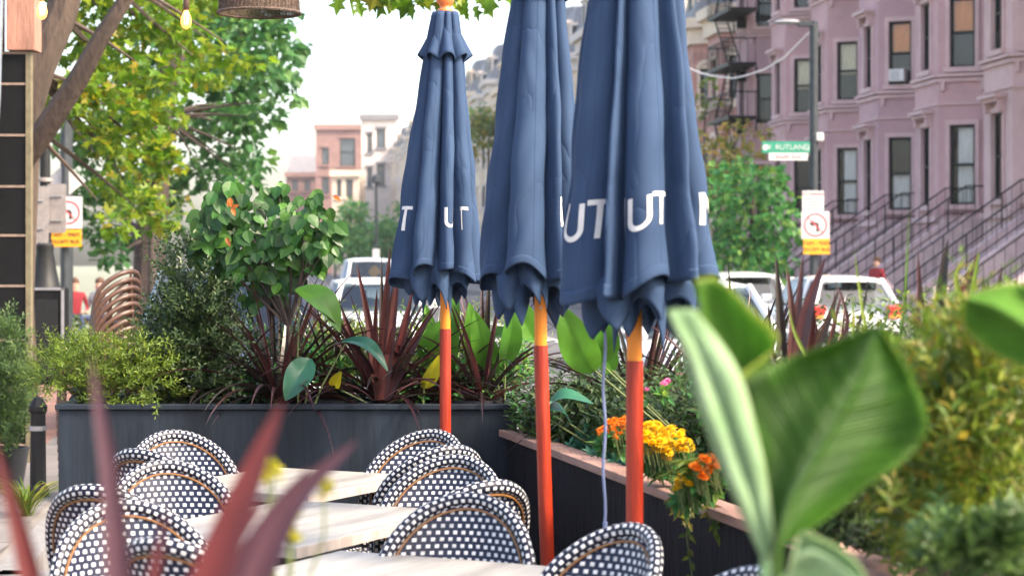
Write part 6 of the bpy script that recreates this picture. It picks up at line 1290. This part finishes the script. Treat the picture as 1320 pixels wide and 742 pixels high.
for (x, sh, lb, l2) in ((96, 'redshirt', 'person in a red top sitting far along the left sidewalk', 'black stool under the person in red'), (128, 'greyshirt', 'dark haired person in grey sitting far along the left sidewalk, nearer the stacked chairs', 'black stool under the dark haired person in grey')):
    p = W(x, 0, 38); p.z = .01; person(p, .3 if x < 100 else -.4, lb, sh, 'jeans', 'hair', True)
    st_ = empty('stool', p, 0, l2, 'stool'); mb = MB(); mb.lathe([(.01, .36), (.17, .36), (.18, .38), (.17, .40), (.01, .40)], seg=16); mb.build('seat', 'iron', st_)
    for q in range(4):
        c_, s_ = math.cos(q*PI/2+.7), math.sin(q*PI/2+.7); mb = MB(); mb.tube([(c_*.12, s_*.12, .37), (c_*.18, s_*.18, 0)], .012, 5); mb.build('leg', 'iron', st_)

# ================================================================= CAMERA, LIGHT
cam = bpy.data.cameras.new('Camera'); co = bpy.data.objects.new('Camera', cam); COL.objects.link(co); scene.camera = co
co.location = (0, 0, CZ); co.rotation_euler = (PI/2, 0, 0); cam.sensor_width = 36; cam.lens = FP/1320*36; cam.shift_y = -31/1320; cam.clip_end = 3000; cam.clip_start = .05
cam.dof.use_dof = True; cam.dof.focus_distance = 8.3; cam.dof.aperture_fstop = 4.6
w = bpy.data.worlds.new('World'); scene.world = w; w.use_nodes = True; nt = w.node_tree; bg = nt.nodes['Background']
sky = nt.nodes.new('ShaderNodeTexSky'); sky.sky_type = 'NISHITA'; sky.sun_disc = False; SE, SA = R(44), R(118)
sky.sun_elevation = SE; sky.sun_rotation = SA; sky.air_density = 1.0; sky.dust_density = 4.0; sky.ozone_density = .6; sky.altitude = 0
nt.links.new(sky.outputs['Color'], bg.inputs['Color']); bg.inputs['Strength'].default_value = .15
sl = bpy.data.lights.new('Sun', 'SUN'); so = bpy.data.objects.new('Sun', sl); COL.objects.link(so); sl.energy = 1.9; sl.angle = R(10); sl.color = (1, .91, .76)
sd = Vector((math.sin(SA)*math.cos(SE), math.cos(SA)*math.cos(SE), math.sin(SE))); so.rotation_euler = sd.to_track_quat('Z', 'Y').to_euler(); so.location = (5, -5, 20)
scene.render.engine = 'CYCLES'; vs = scene.view_settings; vs.view_transform = 'Standard'; vs.look = 'None'; vs.exposure = 2.1; vs.gamma = 1
if hasattr(vs, 'use_white_balance'): vs.use_white_balance = True; vs.white_balance_temperature = 7000; vs.white_balance_tint = 12
scene.cycles.max_bounces = 8; scene.cycles.transparent_max_bounces = 16

hz = MB(); hz.box((20, 180, 24), (560, 420, 50.4+.4)); ho = hz.build('haze', M['signwhite']); tag(ho, kind='stuff')
m = bpy.data.materials.new('haze_air'); m.use_nodes = True; nt = m.node_tree; nt.nodes.clear(); out = nt.nodes.new('ShaderNodeOutputMaterial'); pv = nt.nodes.new('ShaderNodeVolumePrincipled')
pv.inputs['Color'].default_value = (.9, .93, 1, 1); pv.inputs['Density'].default_value = .0002; nt.links.new(pv.outputs[0], out.inputs['Volume']); ho.data.materials.clear(); ho.data.materials.append(m)
